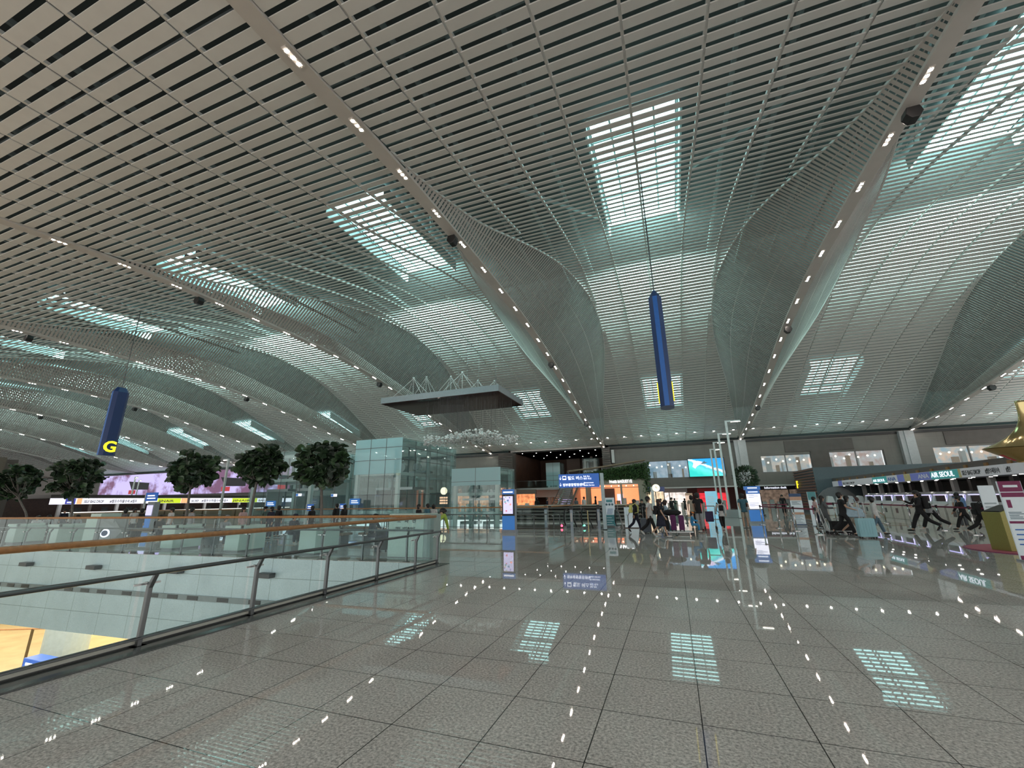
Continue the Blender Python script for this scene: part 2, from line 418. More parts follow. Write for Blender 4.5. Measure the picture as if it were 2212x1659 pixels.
for px, py, w in ((72, 1216, 'leftmost on the pale atrium wall'), (217, 1223, 'on the atrium wall, below the round glowing logo'), (392, 1230, 'on the atrium wall, half behind the steel handrail'), (585, 1241, 'on the atrium wall, nearest the fire hydrant cabinet')):
    X = onfloor(px, py, -.42); x = {72: -21.2, 217: -17.7, 392: -14.05, 585: -10.65}[px]
    t = thing('wall_light', (x, FYL(x)-.02, -.42), 'black box wall light '+w, 'wall light', group='box lights on the atrium wall')
    MB().box(-.24, .24, -.2, 0, -.06, .06).build('housing', mat('dark bronze', (.05, .055, .06), .4, .4), t, bevel=.01)
    MB().box(-.2, .2, -.17, -.03, -.066, -.06).build('diffuser', PAINT, t)
# lower hall
LOWF = mat('warm lower floor', (.62, .50, .33), .12, var=.12, scale=1.0)
struct(MB().box(-70, -2, -14, 40, -6.2, -6.0).build('floor_lower', LOWF))
m = MB(); m.box(-46, -45.8, -10, 20, -6, -1.5); m.box(-46, -24, 20, 20.2, -6, -2.4)
struct(m.build('wall_lower', mat('warm lower wall', (.6, .46, .2), .6)))
struct(MB().box(-60, -5.3, 9.9, 40, -2.6, -2.45).build('ceiling_lower', mat('lower soffit', (.4, .32, .2), .6)))
t = onfloor(165, 1400, -5.0)
struct(MB().tube([(-25.2, 12.2, -6), (-25.2, 12.2, -2.4)], .75, 24).build('column', mat('pale column', (.42, .5, .54), .4), smooth=False))
# lower railing and panels seen beneath
lr = thing('lower_level_railing', (0, 0, 0), 'bronze framed glass railing on the warm lit lower floor, seen under the atrium wall', 'railing')
BR = mat('bronze frame', (.12, .08, .03), .4, .6)
MB().tube([(-38, 9, -4.1), (-27.5, 13.5, -4.1)], .04, 6).build('handrail', WOOD, lr)
for i in range(7):
    u = i/6; p = Vector((-38, 9, -6)).lerp(Vector((-27.5, 13.5, -6)), u)
    MB().box(p.x-.04, p.x+.04, p.y-.04, p.y+.04, -6, -4.1).build('post', BR, lr)
ls = thing('lower_level_sign', (-23.1, 10.6, -6), 'blue lightbox direction sign on a dark stand, down on the warm lower floor', 'sign')
BLUE = mat('sign blue', (.02, .09, .36), .4, emit=.6, ecol=(.03, .13, .6), var=0)
WHT = mat('sign white', (.9, .9, .92), .5, emit=.9, ecol=(.85, .88, 1), var=0)
MB().box(-.7, .7, -.2, .2, 0, 1.4).build('stand', BLACK, ls); MB().box(-.75, .9, -.25, .25, 1.4, 1.95).build('sign_panel', BLUE, ls, bevel=.02)
MB().box(-.55, .2, -.256, -.25, 1.72, 1.82).box(-.55, .0, -.256, -.25, 1.52, 1.62).box(.1, .6, -.256, -.25, 1.5, 1.6).build('lettering', WHT, ls)

# ------------------------------------------------------------------ railings
def railing(label, origin, rz, length, name='glass_railing', panel=1.31, y0=0):
    t = thing(name, origin, label, 'railing', rz)      # runs along local +X, people side is local -Y
    MB().tube([(0, .08, 1.09), (length, .08, 1.09)], .033, 10).build('wooden_handrail', WOOD, t, smooth=True)
    MB().tube([(0, -.08, .74), (length, -.08, .74)], .024, 8).build('steel_handrail', DSTEEL, t, smooth=True)
    MB().tube([(0, -.02, .09), (length, -.02, .09)], .014, 6).build('lower_rail', DSTEEL, t)
    xs = ([0] if y0 > .3 else [])+[y0+i*panel for i in range(int((length-y0)/panel)+1)]
    for i, x in enumerate(xs):
        nx = xs[i+1] if i+1 < len(xs) else length
        m = MB(); m.prism([(-.02, 0), (.03, 0), (.03, .6), (-.05, .72), (-.09, .72), (-.02, .58)], 'x', x-.022, x+.022)
        m.box(x-.07, x+.07, -.05, .05, 0, .012)
        p = m.build('post', DSTEEL, t, bevel=.006)
        MB().box(x-.13, x+.13, .045, .062, .61, .63).box(x-.02, x+.02, .02, .1, .605, .635).build('clamp', STEEL, p)
        x2 = nx-.02
        if x2-x > .2: MB().box(x+.08, x2+.06 if x2 < length-.1 else length, .074, .086, .06, 1.07).build('glass_panel', GLASS, t)
    return t
railing('near glass railing with brown wooden top rail and dark steel handrail along the atrium edge', (-5.53, 9.5, 0), -PI/2, 21.0, y0=.94, panel=1.315).scale = (1, -1, 1)
a = math.atan(.052)
railing('far glass railing with wooden top rail in front of the pale green planter boxes', (-40.5, FYL(-40.5)+.12, 0), a, 34.75).scale = (1, -1, 1)
railing('glass railing with wooden top rail behind the standing blue kiosk, before the glass lifts', (-26.5, 21.35, 0), 0, 20.4)
railing('short glass railing left of the down escalators', (-6.15, 22.6, 0), PI/2, 7.0)
railing('glass railing right of the dark louvred wall beside the white stair panel', (-2.35, 23.2, 0), PI/2, 6.6)
railing('railing with wooden top rail further back, left of the tall glass lift shaft', (-43.5, 22.6, 0), 0, 13)

# ------------------------------------------------------------------ far wall
m = MB()
ZL = 2.55
HOLES = [(-2.5, 1.8, 3.55, 5.43), (8.82, 13.25, 3.8, 5.5), (14.79, 19.18, 4.1, 5.58), (22.88, 28.0, 4.1, 5.6)]
m.box(-160, -19.9, 50, 50.4, ZL, 7.3)
xs = -7.2
for (a, b, z0, z1) in HOLES:
    m.box(xs, a, 50, 50.4, ZL, 7.3); m.box(a, b, 50, 50.4, ZL, z0); m.box(a, b, 50, 50.4, z1, 7.3); xs = b
m.box(xs, 40, 50, 50.4, ZL, 7.3)
struct(m.build('wall_far', STONE))
struct(MB().box(-175, 40, 50.5, 50.8, 7.2, 11.5).build('wall_far_upper', ROOFM))
struct(MB().box(-160, -19.9, 49.9, 50.5, 7.0, 7.22).box(-7.2, 40, 49.9, 50.5, 7.0, 7.22).build('trim_4', BLACK))
struct(MB().box(11.1, 16.9, 49.93, 50, 5.75, 6.85).box(23.9, 30, 49.93, 50, 5.75, 6.95).box(13.25, 14.79, 49.93, 50, 3.6, 5.75).build('trim_5', DSTONE))
struct(MB().box(-2.8, 30, 49.7, 50.1, ZL-.12, ZL).build('trim_6', PAINT))
# lounge behind the windows
LOUNGE = [mat('lounge teal light', (.4, .7, .7), .5, emit=.55, ecol=(.4, .75, .75), var=0)]
i = 0
WINC = [((.30, .46, .58), (.60, .68, .78)), ((.36, .48, .54), (.80, .66, .55)), ((.58, .36, .30), (.75, .74, .74)), ((.42, .56, .62), (1.0, .68, .50))]
def backlit(name, c1, c2, scale, st, c3=None):
    if name in MATS: return MATS[name]
    mm_ = bpy.data.materials.new(name); mm_.use_nodes = True; nt = mm_.node_tree; b = nt.nodes['Principled BSDF']
    tc = nt.nodes.new('ShaderNodeTexCoord'); v = nt.nodes.new('ShaderNodeTexNoise'); v.inputs['Scale'].default_value = scale; v.inputs['Detail'].default_value = 5
    r = nt.nodes.new('ShaderNodeValToRGB'); r.color_ramp.elements[0].color = c1+(1,); r.color_ramp.elements[1].color = c2+(1,)
    r.color_ramp.elements[0].position = .38; r.color_ramp.elements[1].position = .62
    if c3: e = r.color_ramp.elements.new(.5); e.color = c3+(1,)
    nt.links.new(tc.outputs['Object'], v.inputs['Vector']); nt.links.new(v.outputs['Fac'], r.inputs['Fac'])
    nt.links.new(r.outputs['Color'], b.inputs['Emission Color']); nt.links.new(r.outputs['Color'], b.inputs['Base Color'])
    b.inputs['Emission Strength'].default_value = st; MATS[name] = mm_; return mm_
SHELF = mat('lounge furniture', (.45, .25, .12), .5); GLOW = mat('pendant glow', (1, .9, .7), .5, emit=3, ecol=(1, .82, .55), var=0)
for (a, b, z0, z1), (c1, c2) in zip(HOLES, WINC):
    i += 1
    w = bpy.data.objects.new('window_%d' % i, None); COL.objects.link(w); w.location = ((a+b)/2, 50.2, z0); w['kind'] = 'structure'
    W = b-a; Hh = z1-z0
    fr = MB().box(-W/2, W/2, -.1, .1, -.04, .04).box(-W/2, W/2, -.1, .1, Hh-.04, Hh+.04)
    for x in (-W/2, 0, W/2): fr.box(x-.035, x+.035, -.1, .1, 0, Hh)
    fr.build('window_frame', DSTEEL, w)
    MB().box(-W/2, W/2, -.01, .01, 0, Hh).build('pane', glass('lounge glass', (.9, .95, .97), .04), w)
    rm = MB(); rm.quad((-W/2-1, 3, -1), (W/2+1, 3, -1), (W/2+1, 3, Hh+1), (-W/2-1, 3, Hh+1)); o = rm.build('room_back', backlit('lounge wall %d' % i, c1, c2, 1.3, .34), w)
    rm = MB().box(-W/2-1, W/2+1, .3, 3, Hh+.3, Hh+.4); rm.build('room_ceiling', mat('lounge ceiling', (.6, .68, .75), .5, emit=.16, ecol=(.6, .72, .85), var=0), w)
    random.seed(i)
    for q in range(7):
        x = -W/2+W*(q+.5)/7+random.uniform(-.1, .1); MB().ell((x, 1.2, Hh*.72+random.uniform(-.2, .25)), .09, .09, .09, 8, 6).build('pendant_lamp', GLOW, w)
    for q in range(4):
        x = -W/2+W*(q+random.random())/4; MB().box(x, x+random.uniform(.1, .5), 2, 2.4, 0, random.uniform(.5, Hh)).build('furniture', SHELF if q % 2 else PAINT, w)
# screen beside window 1
def screen_mat():
    mm_ = bpy.data.materials.new('ocean video'); mm_.use_nodes = True; nt = mm_.node_tree; b = nt.nodes['Principled BSDF']
    N = nt.nodes.new; L = nt.links.new
    tc = N('ShaderNodeTexCoord'); sp = N('ShaderNodeSeparateXYZ'); L(tc.outputs['Object'], sp.inputs[0])
    n = N('ShaderNodeTexNoise'); n.inputs['Scale'].default_value = 2.2; n.inputs['Detail'].default_value = 6; L(tc.outputs['Object'], n.inputs['Vector'])
    def mth(op, a, bb):
        q = N('ShaderNodeMath'); q.operation = op
        for i, v in enumerate((a, bb)):
            if isinstance(v, (int, float)): q.inputs[i].default_value = v
            else: L(v, q.inputs[i])
        return q.outputs[0]
    h = mth('ADD', sp.outputs[2], mth('ADD', mth('MULTIPLY', sp.outputs[0], .42), mth('MULTIPLY', n.outputs['Fac'], .55)))
    r = N('ShaderNodeValToRGB'); cr = r.color_ramp; cr.elements[0].position = 0; cr.elements[0].color = (.02, .45, .4, 1); cr.elements[1].position = 1; cr.elements[1].color = (.01, .22, .62, 1)
    for p, c in ((.28, (.1, .65, .55)), (.40, (.05, .4, .5)), (.5, (.75, .85, .9)), (.56, (.02, .3, .7)), (.75, (.015, .26, .66))):
        e = cr.elements.new(p); e.color = c+(1,)
    L(mth('ADD', mth('MULTIPLY', h, .42), .30), r.inputs['Fac']); L(r.outputs[0], b.inputs['Emission Color']); b.inputs['Emission Strength'].default_value = 1.5
    b.inputs['Base Color'].default_value = (0.01, .01, .01, 1); return mm_
sc = thing('video_screen', (3.53, 49.6, 4.51), 'large wall video screen showing a pale wave and bird over blue sea', 'screen')
MB().box(-1.8, 1.8, -.03, .3, -1.0, 1.0).build('bezel', BLACK, sc); MB().quad((-1.73, -.04, -.93), (1.73, -.04, -.93), (1.73, -.04, .93), (-1.73, -.04, .93)).build('display', screen_mat(), sc)
m = MB(); m.poly([(-.55, -.05, .45), (-.3, -.05, .5), (-.12, -.05, .72), (-.05, -.05, .55), (.22, -.05, .52), (-.05, -.05, .42), (-.35, -.05, .36)]); m.build('bird_picture', mat('picture bird', (.1, .15, .2), .5, emit=.3, ecol=(.2, .35, .4), var=0), sc)
m = MB(); m.poly([(-1.35, -.045, .1), (-1.2, -.045, .55), (-.8, -.045, .72), (-.3, -.045, .6), (-.5, -.045, .35), (-.9, -.045, .15), (-1.1, -.045, -.1)]); m.build('spray_picture', mat('picture spray', (.8, .6, .8), .5, emit=.9, ecol=(.75, .6, .85), var=0), sc)
# pillars
PIL = mat('ribbed pillar', (.40, .41, .42), .5)
for i, x in enumerate((-7.22, 7.05, 21.05)):
    if i == 0: continue
    m = MB().box(x-.55, x-.2, 49.55, 50, 2.4, 7.2).box(x-.2, x+.2, 49.45, 50, 2.4, 7.2).box(x+.2, x+.55, 49.55, 50, 2.4, 7.2)
    struct(m.build('wall_pillar', PIL))
m = MB().box(-7.3, -6.4, 49.4, 50.5, ZL, 7.2)
for i in range(22): m.box(-7.33, -6.37, 49.3, 49.4, ZL+.1+i*.21, ZL+.2+i*.21)
struct(m.build('trim_7', DSTONE)); struct(MB().box(-6.3, -6.0, 49.6, 50, 5.4, 6.9).build('trim_8', PAINT))
m = MB().box(-20.3, -18.4, 49.3, 50.5, ZL, 7.2)
for i in range(22): m.box(-20.33, -18.37, 49.2, 49.3, ZL+.1+i*.21, ZL+.2+i*.21)
struct(m.build('trim_9', DSTONE))
# recess between -18.4 and -7.3
BROWN = mat('brown wood wall', (.10, .05, .032), .5, var=.25, scale=1.0)
m = MB().box(-19, -6.8, 63, 63.3, 0, 7.5).box(-19.2, -18.9, 50, 63, 0, 7.5).box(-7, -6.7, 50, 63, 0, 7.5)
struct(m.build('wall_recess', BROWN))
m = MB(); m.quad((-19.2, 50, 7.3), (-6.7, 50, 7.3), (-6.7, 63.2, 7.3), (-19.2, 63.2, 7.3)); m.box(-19.2, -6.7, 50, 63.2, 7.3, 7.5)
struct(m.build('ceiling_recess', SLAT))
struct(MB().box(-14.6, -12.6, 62.4, 63, 2.5, 7.3).box(-10.6, -10.3, 60, 60.3, 2.5, 7.3).build('trim_10', mat('beige column', (.3, .24, .2), .6)))
first = True; spot1 = None
for i in range(6):
    for j in range(3):
        o = copy_tree(spot0); o.location = (-18+i*1.9+j*.4, 52+j*3.6, 7.28); o.scale = (.6, .6, 1); o['label'] = 'tiny ceiling spotlight in the brown recess behind the small lifts'; o['group'] = 'spotlights in the recess'
# mezzanine balcony
m = MB().box(-19, -7, 52, 63, 2.5, 2.75); struct(m.build('floor_mezzanine', STONE))
struct(MB().box(-19, -11, 51.9, 52.0, 1.75, 2.9).build('trim_11', mat('pale balcony band', (.42, .4, .39), .5)))
t = thing('balcony_railing', (-15, 52, 2.75), 'glass balustrade on the upper balcony in the brown recess', 'railing')
MB().box(-4, 4, -.02, .02, 0, 1.0).build('glass_panel', GLASS, t); MB().box(-4, 4, -.04, .04, 1.0, 1.06).build('handrail', DSTEEL, t)
# ground floor behind the wall: shops
struct(MB().box(-160, 40, 60, 60.3, 0, 3).build('wall_back', mat('dim back wall', (.16, .15, .14), .6)))
struct(MB().box(-60, 40, 50.4, 60, 2.6, 2.7).build('ceiling_back', mat('back soffit', (.3, .3, .3), .6)))
def shop(label, x0, x1, y, z1, col, sign=None, sc_=None, ec=1.2):
    t = thing('shop_front', ((x0+x1)/2, y, 0), label, 'shop'); W = x1-x0
    MB().box(-W/2, W/2, 0, .1, 0, z1-.5).build('display_wall', backlit('shop glow '+label[:12], tuple(c*.45 for c in col), col, 2.5, ec), t)
    MB().box(-W/2-.1, W/2+.1, -.15, .1, z1-.5, z1).build('fascia', mat('fascia '+label[:8], sc_ or (.1, .1, .11), .4), t)
    for x in (-W/2, 0, W/2): MB().box(x-.05, x+.05, -.1, .0, 0, z1-.5).build('mullion', DSTEEL, t)
    m = MB()
    for q in range(int(W/.7)): m.box(-W/2+.1+q*.7, -W/2+.5+q*.7, -.6, -.2, 0, .9+.2*(q % 2))
    m.build('display_shelf', PAINT, t)
    if sign: text(sign, .3, (-W*.4, -.16, z1-.38), FACE_S, WHT, t, bold=.008)
    return t
shop('bright white shop interior behind the walking travellers, right of the bakery', -2.3, 1.3, 51.5, 2.5, (.95, .85, .8), None, (.3, .3, .32), 1.1)
shop('small shop with orange notices beside the bakery corner', -2.7, -1.0, 48.9, 2.6, (1, .75, .5), None, (.15, .17, .4), 1.0)
shop('red fronted shop behind the man in the black shirt', 2.6, 5.6, 53, 2.4, (.9, .04, .06), None, (.5, .02, .03), 1.0)
shop('dark counter with white lettering right of the small round tree', 8.6, 14.2, 53, 2.6, (.28, .2, .15), 'Information desk', (.03, .03, .035), .5)
shop('lit cafe with warm red lamps seen through the glass lifts', -19.5, -14.8, 47, 2.6, (.9, .3, .12), None, (.15, .1, .08), 1.1)
shop('restaurant front with brown panels left of the lit cafe', -25.5, -20.4, 47, 2.7, (.5, .25, .14), None, (.1, .09, .09), .9)
shop('shops with violet and white panels below the brown recess', -13.6, -9.6, 52.5, 2.0, (.62, .5, .85), None, (.35, .33, .36), 1.1)
# blue sign inside
t = thing('round_shop_sign', (-25.0, 44, 2.6), 'round cream lightbox shop sign seen through the big glass lift', 'sign')
MB().lathe([(.42, -.05), (.42, .05)], n=24).build('disc', mat('cream light', (1, .85, .6), .4, emit=1.6, ecol=(1, .82, .55), var=0), t)
for c in KIDS(t): c.rotation_euler = (PI/2, 0, 0)
MB().box(-.03, .03, -.03, .03, -2.6, -.4).build('pole', DSTEEL, t)
for i, z in enumerate((-.75, -1.05, -1.35)): MB().box(-.5, .5, -.03, .03, z-.1, z+.1).build('menu_board', mat('menu light', (1, .5, .3), .4, emit=1.1, ecol=(1, .55, .35), var=0), t)

# LED wall far left
def ledm():
    mm_ = bpy.data.materials.new('led wall video'); mm_.use_nodes = True; nt = mm_.node_tree; b = nt.nodes['Principled BSDF']; N = nt.nodes.new; L = nt.links.new
    tc = N('ShaderNodeTexCoord'); n = N('ShaderNodeTexNoise'); n.inputs['Scale'].default_value = .16; n.inputs['Detail'].default_value = 12; n.inputs['Roughness'].default_value = .62; L(tc.outputs['Object'], n.inputs['Vector'])
    r = N('ShaderNodeValToRGB'); r.color_ramp.elements[0].position = .44; r.color_ramp.elements[0].color = (.16, .07, .14, 1); r.color_ramp.elements[1].position = .53; r.color_ramp.elements[1].color = (.55, .48, .86, 1)
    L(n.outputs['Fac'], r.inputs['Fac']); L(r.outputs[0], b.inputs['Emission Color']); b.inputs['Emission Strength'].default_value = 1.0; b.inputs['Base Color'].default_value = (.02, .02, .02, 1); return mm_
a = atY(222, 1028, 49.8); b_ = atY(610, 1021, 49.8); c_ = atY(222, 1066, 49.8)
led = thing('led_screen_wall', (a.x, 49.7, 3.3), 'very long lilac LED video wall with blossom pictures behind the trees', 'screen')
Wd = b_.x-a.x+2
MB().box(-.3, Wd+.3, .05, .3, -.2, 4.0).build('bezel', BLACK, led); MB().quad((0, 0, 0), (Wd, 0, 0), (Wd, 0, 3.8), (0, 0, 3.8)).build('display', ledm(), led)
PD = mat('picture dark shape', (.02, .02, .03), .5); PR = mat('picture red shape', (.5, .04, .05), .5, emit=.4, ecol=(.6, .05, .06), var=0)
for x in (9, 33.5, 46): 
    MB().poly([(x, -.05, 2.6), (x+6, -.05, 2.2), (x+6, -.05, 1.0), (x+1.2, -.05, 1.1)]).build('dark_picture', PD, led); MB().box(x+.5, x+2.5, -.06, -.04, .3, 1.0).build('red_picture', PR, led)

# ------------------------------------------------------------------ glass lifts
FRAME = mat('pale green steel frame', (.62, .70, .68), .4, .2, var=.03)
def lift(label, x0, x1, y0, y1, z0, z1, rings, cols=4, rows=(), cabin=None, name='glass_lift', sky_from=None):
    t = thing(name, ((x0+x1)/2, (y0+y1)/2, z0), label, 'lift'); W = (x1-x0)/2; D = (y1-y0)/2; H = z1-z0
    for sx in (-1, 1):
        for yy in (-D, 0, D) if D > 2 else (-D, D):
            MB().box(sx*W-.13+(-sx*.2), sx*W+.13+(-sx*.2), yy-.13, yy+.13, 0, H-.15).build('corner_post', FRAME, t)
    for z in rings:
        m = MB(); zz = z-z0
        m.box(-W+.1, W-.1, -D, -D+.18, zz-.11, zz+.11).box(-W+.1, W-.1, D-.18, D, zz-.11, zz+.11).box(-W+.1, -W+.28, -D, D, zz-.11, zz+.11).box(W-.28, W-.1, -D, D, zz-.11, zz+.11)
        m.build('ring_beam', FRAME, t)
    e = .12
    zf = sky_from-z0 if sky_from else H
    MB().box(-W-e, W+e, -D-e-.012, -D-e, 0, zf).build('glass_front', GLASSP, t)
    if sky_from: MB().box(-W-e, W+e, -D-e-.012, -D-e, zf, H).build('sky_painted_front', SKYREFL, t)  # upper front pane carries the sky reflection as its colour
    MB().box(-W-e, W+e, D+e, D+e+.012, 0, H).build('glass_back', GLASSP, t)
    for sx in (-1, 1): MB().box(min(sx*(W+e), sx*(W+e+.012)), max(sx*(W+e), sx*(W+e+.012)), -D-e, D+e, 0, H).build('glass_side', GLASSP, t)
    m = MB(); 
    for i in range(1, cols):
        x = -W-e+(2*W+2*e)*i/cols; m.box(x-.015, x+.015, -D-e-.03, -D-e-.012, 0, H)
    nn = max(2, int(2*D/1.6))
    for i in range(1, nn):
        y = -D+2*D*i/nn; m.box(W+e+.012, W+e+.03, y-.015, y+.015, 0, H)
    for z in rows:
        m.box(-W-e, W+e, -D-e-.03, -D-e-.012, z-z0-.015, z-z0+.015); m.box(W+e+.012, W+e+.03, -D-e, D+e, z-z0-.015, z-z0+.015)
    m.build('glazing_joint', DSTEEL, t)
    MB().box(-W, W, -D, D, H-.12, H-.06).build('roof_panel', GLASSP, t)
    gm = MB()
    for x in (-W*.35, W*.35):
        for y in (-D*.3, D*.45): gm.box(x-.04, x+.04, y-.06, y+.06, 0, H-.4)
    gm.build('guide_rail', DSTEEL, t)
    if cabin is not None:
        for x in ((-W*.5, W*.5) if W > 1.5 else (0,)):
            c = MB().box(x-W*.36, x+W*.36, -D*.5, D*.25, cabin-z0, cabin-z0+.12).box(x-W*.36, x+W*.36, -D*.5, D*.25, cabin-z0+2.3, cabin-z0+2.5)
            c.box(x-W*.36, x-W*.33, -D*.5, D*.25, cabin-z0, cabin-z0+2.4).build('cabin', STEEL, t)
    mm_ = MB(); mm_.tube([(-W*.4, 0, H-1.9), (-W*.4, .6, H-1.9)], .38, 16); mm_.tube([(W*.3, 0, H-1.9), (W*.3, .5, H-1.9)], .3, 16); mm_.box(-W+.3, W-.3, -.4, .9, H-2.45, H-2.3)
    mm_.build('winch', STEEL if H > 4 else DSTEEL, t)
    return t
lift('tall pale glass lift shaft right of the leafy trees, below the art panel', -23.3, -19.15, 27.1, 35.5, -6, 6.25, (.72, 3.55, 5.75), 3, (2.0, 4.6, 5.55), cabin=.1, sky_from=3.55)
lift('lower glass lift shaft left of the standing blue kiosk', -16.3, -12.35, 30.2, 33.0, -6, 3.93, (.5, 1.95, 3.6), 2, (2.9,), cabin=-2.6, sky_from=2.6)
lift('big glass lift shaft standing behind the two right-hand leafy trees', -31.5, -25.2, 24.8, 28.8, -6, 5.45, (.3, 3.2, 5.0), 4, (3.4,), cabin=.1)
lift('small glass lift shaft at the left in the brown recess', -15.6, -13.9, 55, 57, -.2, 6.2, (3.0, 6.0), 2, (4.5,), cabin=3.0, sky_from=3.2)
lift('small glass lift shaft at the right in the brown recess', -11.0, -9.3, 57, 59, -.2, 6.8, (4.4, 6.5), 2, (4.5,), cabin=3.0)

# ------------------------------------------------------------------ art panel with crystals
A = atY(1077, 845, 26); B = atY(822, 876, 26); Yb = 31.2
art = thing('hanging_art_panel', ((A.x+B.x)/2, 26, A.z), 'large flat brown panel with silver edge hung on wires above the lifts', 'sculpture')
W = (A.x-B.x)/2
MB().box(-W, W, 0, Yb-26, .04, .5).build('edge_frame', mat('silver blue edge', (.36, .43, .47), .35, .5), art)
MB().box(-W+.05, W-.05, .05, Yb-26-.05, -.0, .04).build('glossy_underside', mat('glossy bronze underside', (.07, .045, .045), .06, .3, var=.1), art)
m = MB()
for (x, y, h) in ((-W*.55, 1, 1.6), (-W*.1, 3, 2.0), (W*.3, 1.2, 1.6), (-W*.7, 4, 2.6), (W*.6, 4, 1.5), (.3*W, 4, 1.7)):
    for (dx, dy) in ((-1.3, -.8), (1.3, -.8), (-1.3, .8), (1.3, .8), (0, 0)): m.tube([(x, y, .5+h), (x+dx, max(.1, min(5, y+dy)), .5)], .022, 5)
    m.ell((x, y, .5+h), .1, .1, .1, 8, 6)
m.build('strut_pyramid', PAINT, art)
for (x, y) in ((-W*.5, 1), (-W*.2, 2), (W*.2, 1.5), (W*.35, 1.5), (W*.5, 2), (W*.7, 3), (-W*.9, 0.1), (W*.95, .2)): MB().tube([(x, y, .5), (x, y, 5.0 if abs(x) < W*.8 else 1.3)], .014, 4).build('suspension_cable', DSTEEL, art)
ch = thing('crystal_chandelier', ((A.x+B.x)/2, 28.5, A.z), 'cloud of small white glass drops hung on threads below the art panel', 'sculpture')
m = MB(); th = MB(); random.seed(11)
ctrs = []
for i in range(900):
    u = random.random()*2-1; v = random.random()*2-1
    if abs(u) > 1-abs(v)*.35: continue
    x = 1.5+W*.8*u; y = 2.3*v; z = -2.72-.12*u*u+.1*math.cos(u*4+v*2)+random.uniform(-.22, .16)
    r = random.uniform(.06, .11); ctrs.append((x, y, z))
    m.ell((x, y, z), r, r, r*.8, 5, 4)
    if i % 5 == 0: th.tube([(x, y, 0), (x, y, z)], .0045, 3, False)
for i in range(24): th.tube([(-.8+.07*i, -.4+.03*i, 0), (-.8+.07*i, -.4+.03*i, -2.5)], .012, 4, False)
o = m.build('glass_drops', mat('white glass drop', (.9, .92, .92), .2, 0), ch, smooth=True); o['kind'] = 'stuff'
o = th.build('threads', DSTEEL, ch); o['kind'] = 'stuff'

# ------------------------------------------------------------------ hanging letter signs
NAVY = mat('navy sign blue', (.012, .045, .17), .4, var=.04); NAVL = mat('lighter sign blue', (.03, .16, .55), .4, var=.04)
YEL = mat('yellow letter', (.95, .8, .02), .4, emit=.9, ecol=(1, .82, .03), var=0)
def hang_sign(x, y, z0, z1, letter, label):
    t = thing('hanging_sign', (x, y, z0), label, 'sign'); H = z1-z0
    pts = [(-.07, -.37), (.07, -.37), (.2, -.22), (.2, .22), (.07, .37), (-.07, .37), (-.2, .22), (-.2, -.22)]
    def mp(p, z): return (p[0], p[1], z)
    m = MB()
    m.v = [mp(p, 0) for p in pts]+[mp(p, H-.28) for p in pts]+[(p[0]*.25, p[1]*.6, H) for p in pts]
    for a in (0, 8):
        for k in range(8): m.f.append((a+k, a+(k+1) % 8, a+8+(k+1) % 8, a+8+k)); m.mi.append(1 if (k in (0, 4) and a == 0) else 0)
    m.f += [tuple(reversed(range(8))), tuple(range(16, 24))]; m.mi += [0, 0]
    m.build('sign_body', [NAVY, NAVL], t)
    MB().tube([(0, 0, H-.02), (0, 0, ZC(y)-z0+.2)], .022, 6).build('suspension_rod', DSTEEL, t)
    for s in (-1, 1):
        o = text(letter, .82, (s*.2, 0, .2), (PI/2, 0, s*PI/2), YEL, t, ext=.03, align='CENTER', bold=.02)
    return t
hang_sign(.1, 13.5, 4.13, 8.05, 'F', 'blue hanging sign with yellow letter F, seen from its edge near the picture centre')
g_ = hang_sign(-28.95, 13.75, 4.15, 8.0, 'G', 'blue hanging sign with yellow letter G at the left')
g_.rotation_euler = (0, 0, .0)

# ------------------------------------------------------------------ fiddle-leaf trees and planters
LEAF = [mat('dark leaf', (.028, .055, .03), .35, var=.4, scale=3), mat('leaf green', (.05, .10, .045), .35, var=.3, scale=3), mat('leaf grey green', (.09, .12, .10), .35, var=.2, scale=3)]
BARK = mat('grey bark', (.13, .12, .11), .7, var=.25, scale=12)
def leaf(m, p, d, L_, Wd_, roll):
    d = Vector(d).normalized(); s = d.cross(Vector((0, 0, 1)))
    s = s.normalized() if s.length > .05 else Vector((1, 0, 0)); s = (Matrix.Rotation(roll, 3, d) @ s); n = s.cross(d)
    p = Vector(p); i = len(m.v)
    prof = [(0, .03), (.15, .22), (.35, .36), (.6, .5), (.82, .44), (1, .12)]
    for u, w in prof:
        c = p+d*L_*u+n*(-.25*L_*(u*u)); m.v += [tuple(c-s*Wd_*w+n*.12*Wd_), tuple(c), tuple(c+s*Wd_*w+n*.12*Wd_)]
    for k in range(len(prof)-1):
        a = i+k*3; m.f += [(a, a+1, a+4, a+3), (a+1, a+2, a+5, a+4)]; m.mi += [m.cur]*2
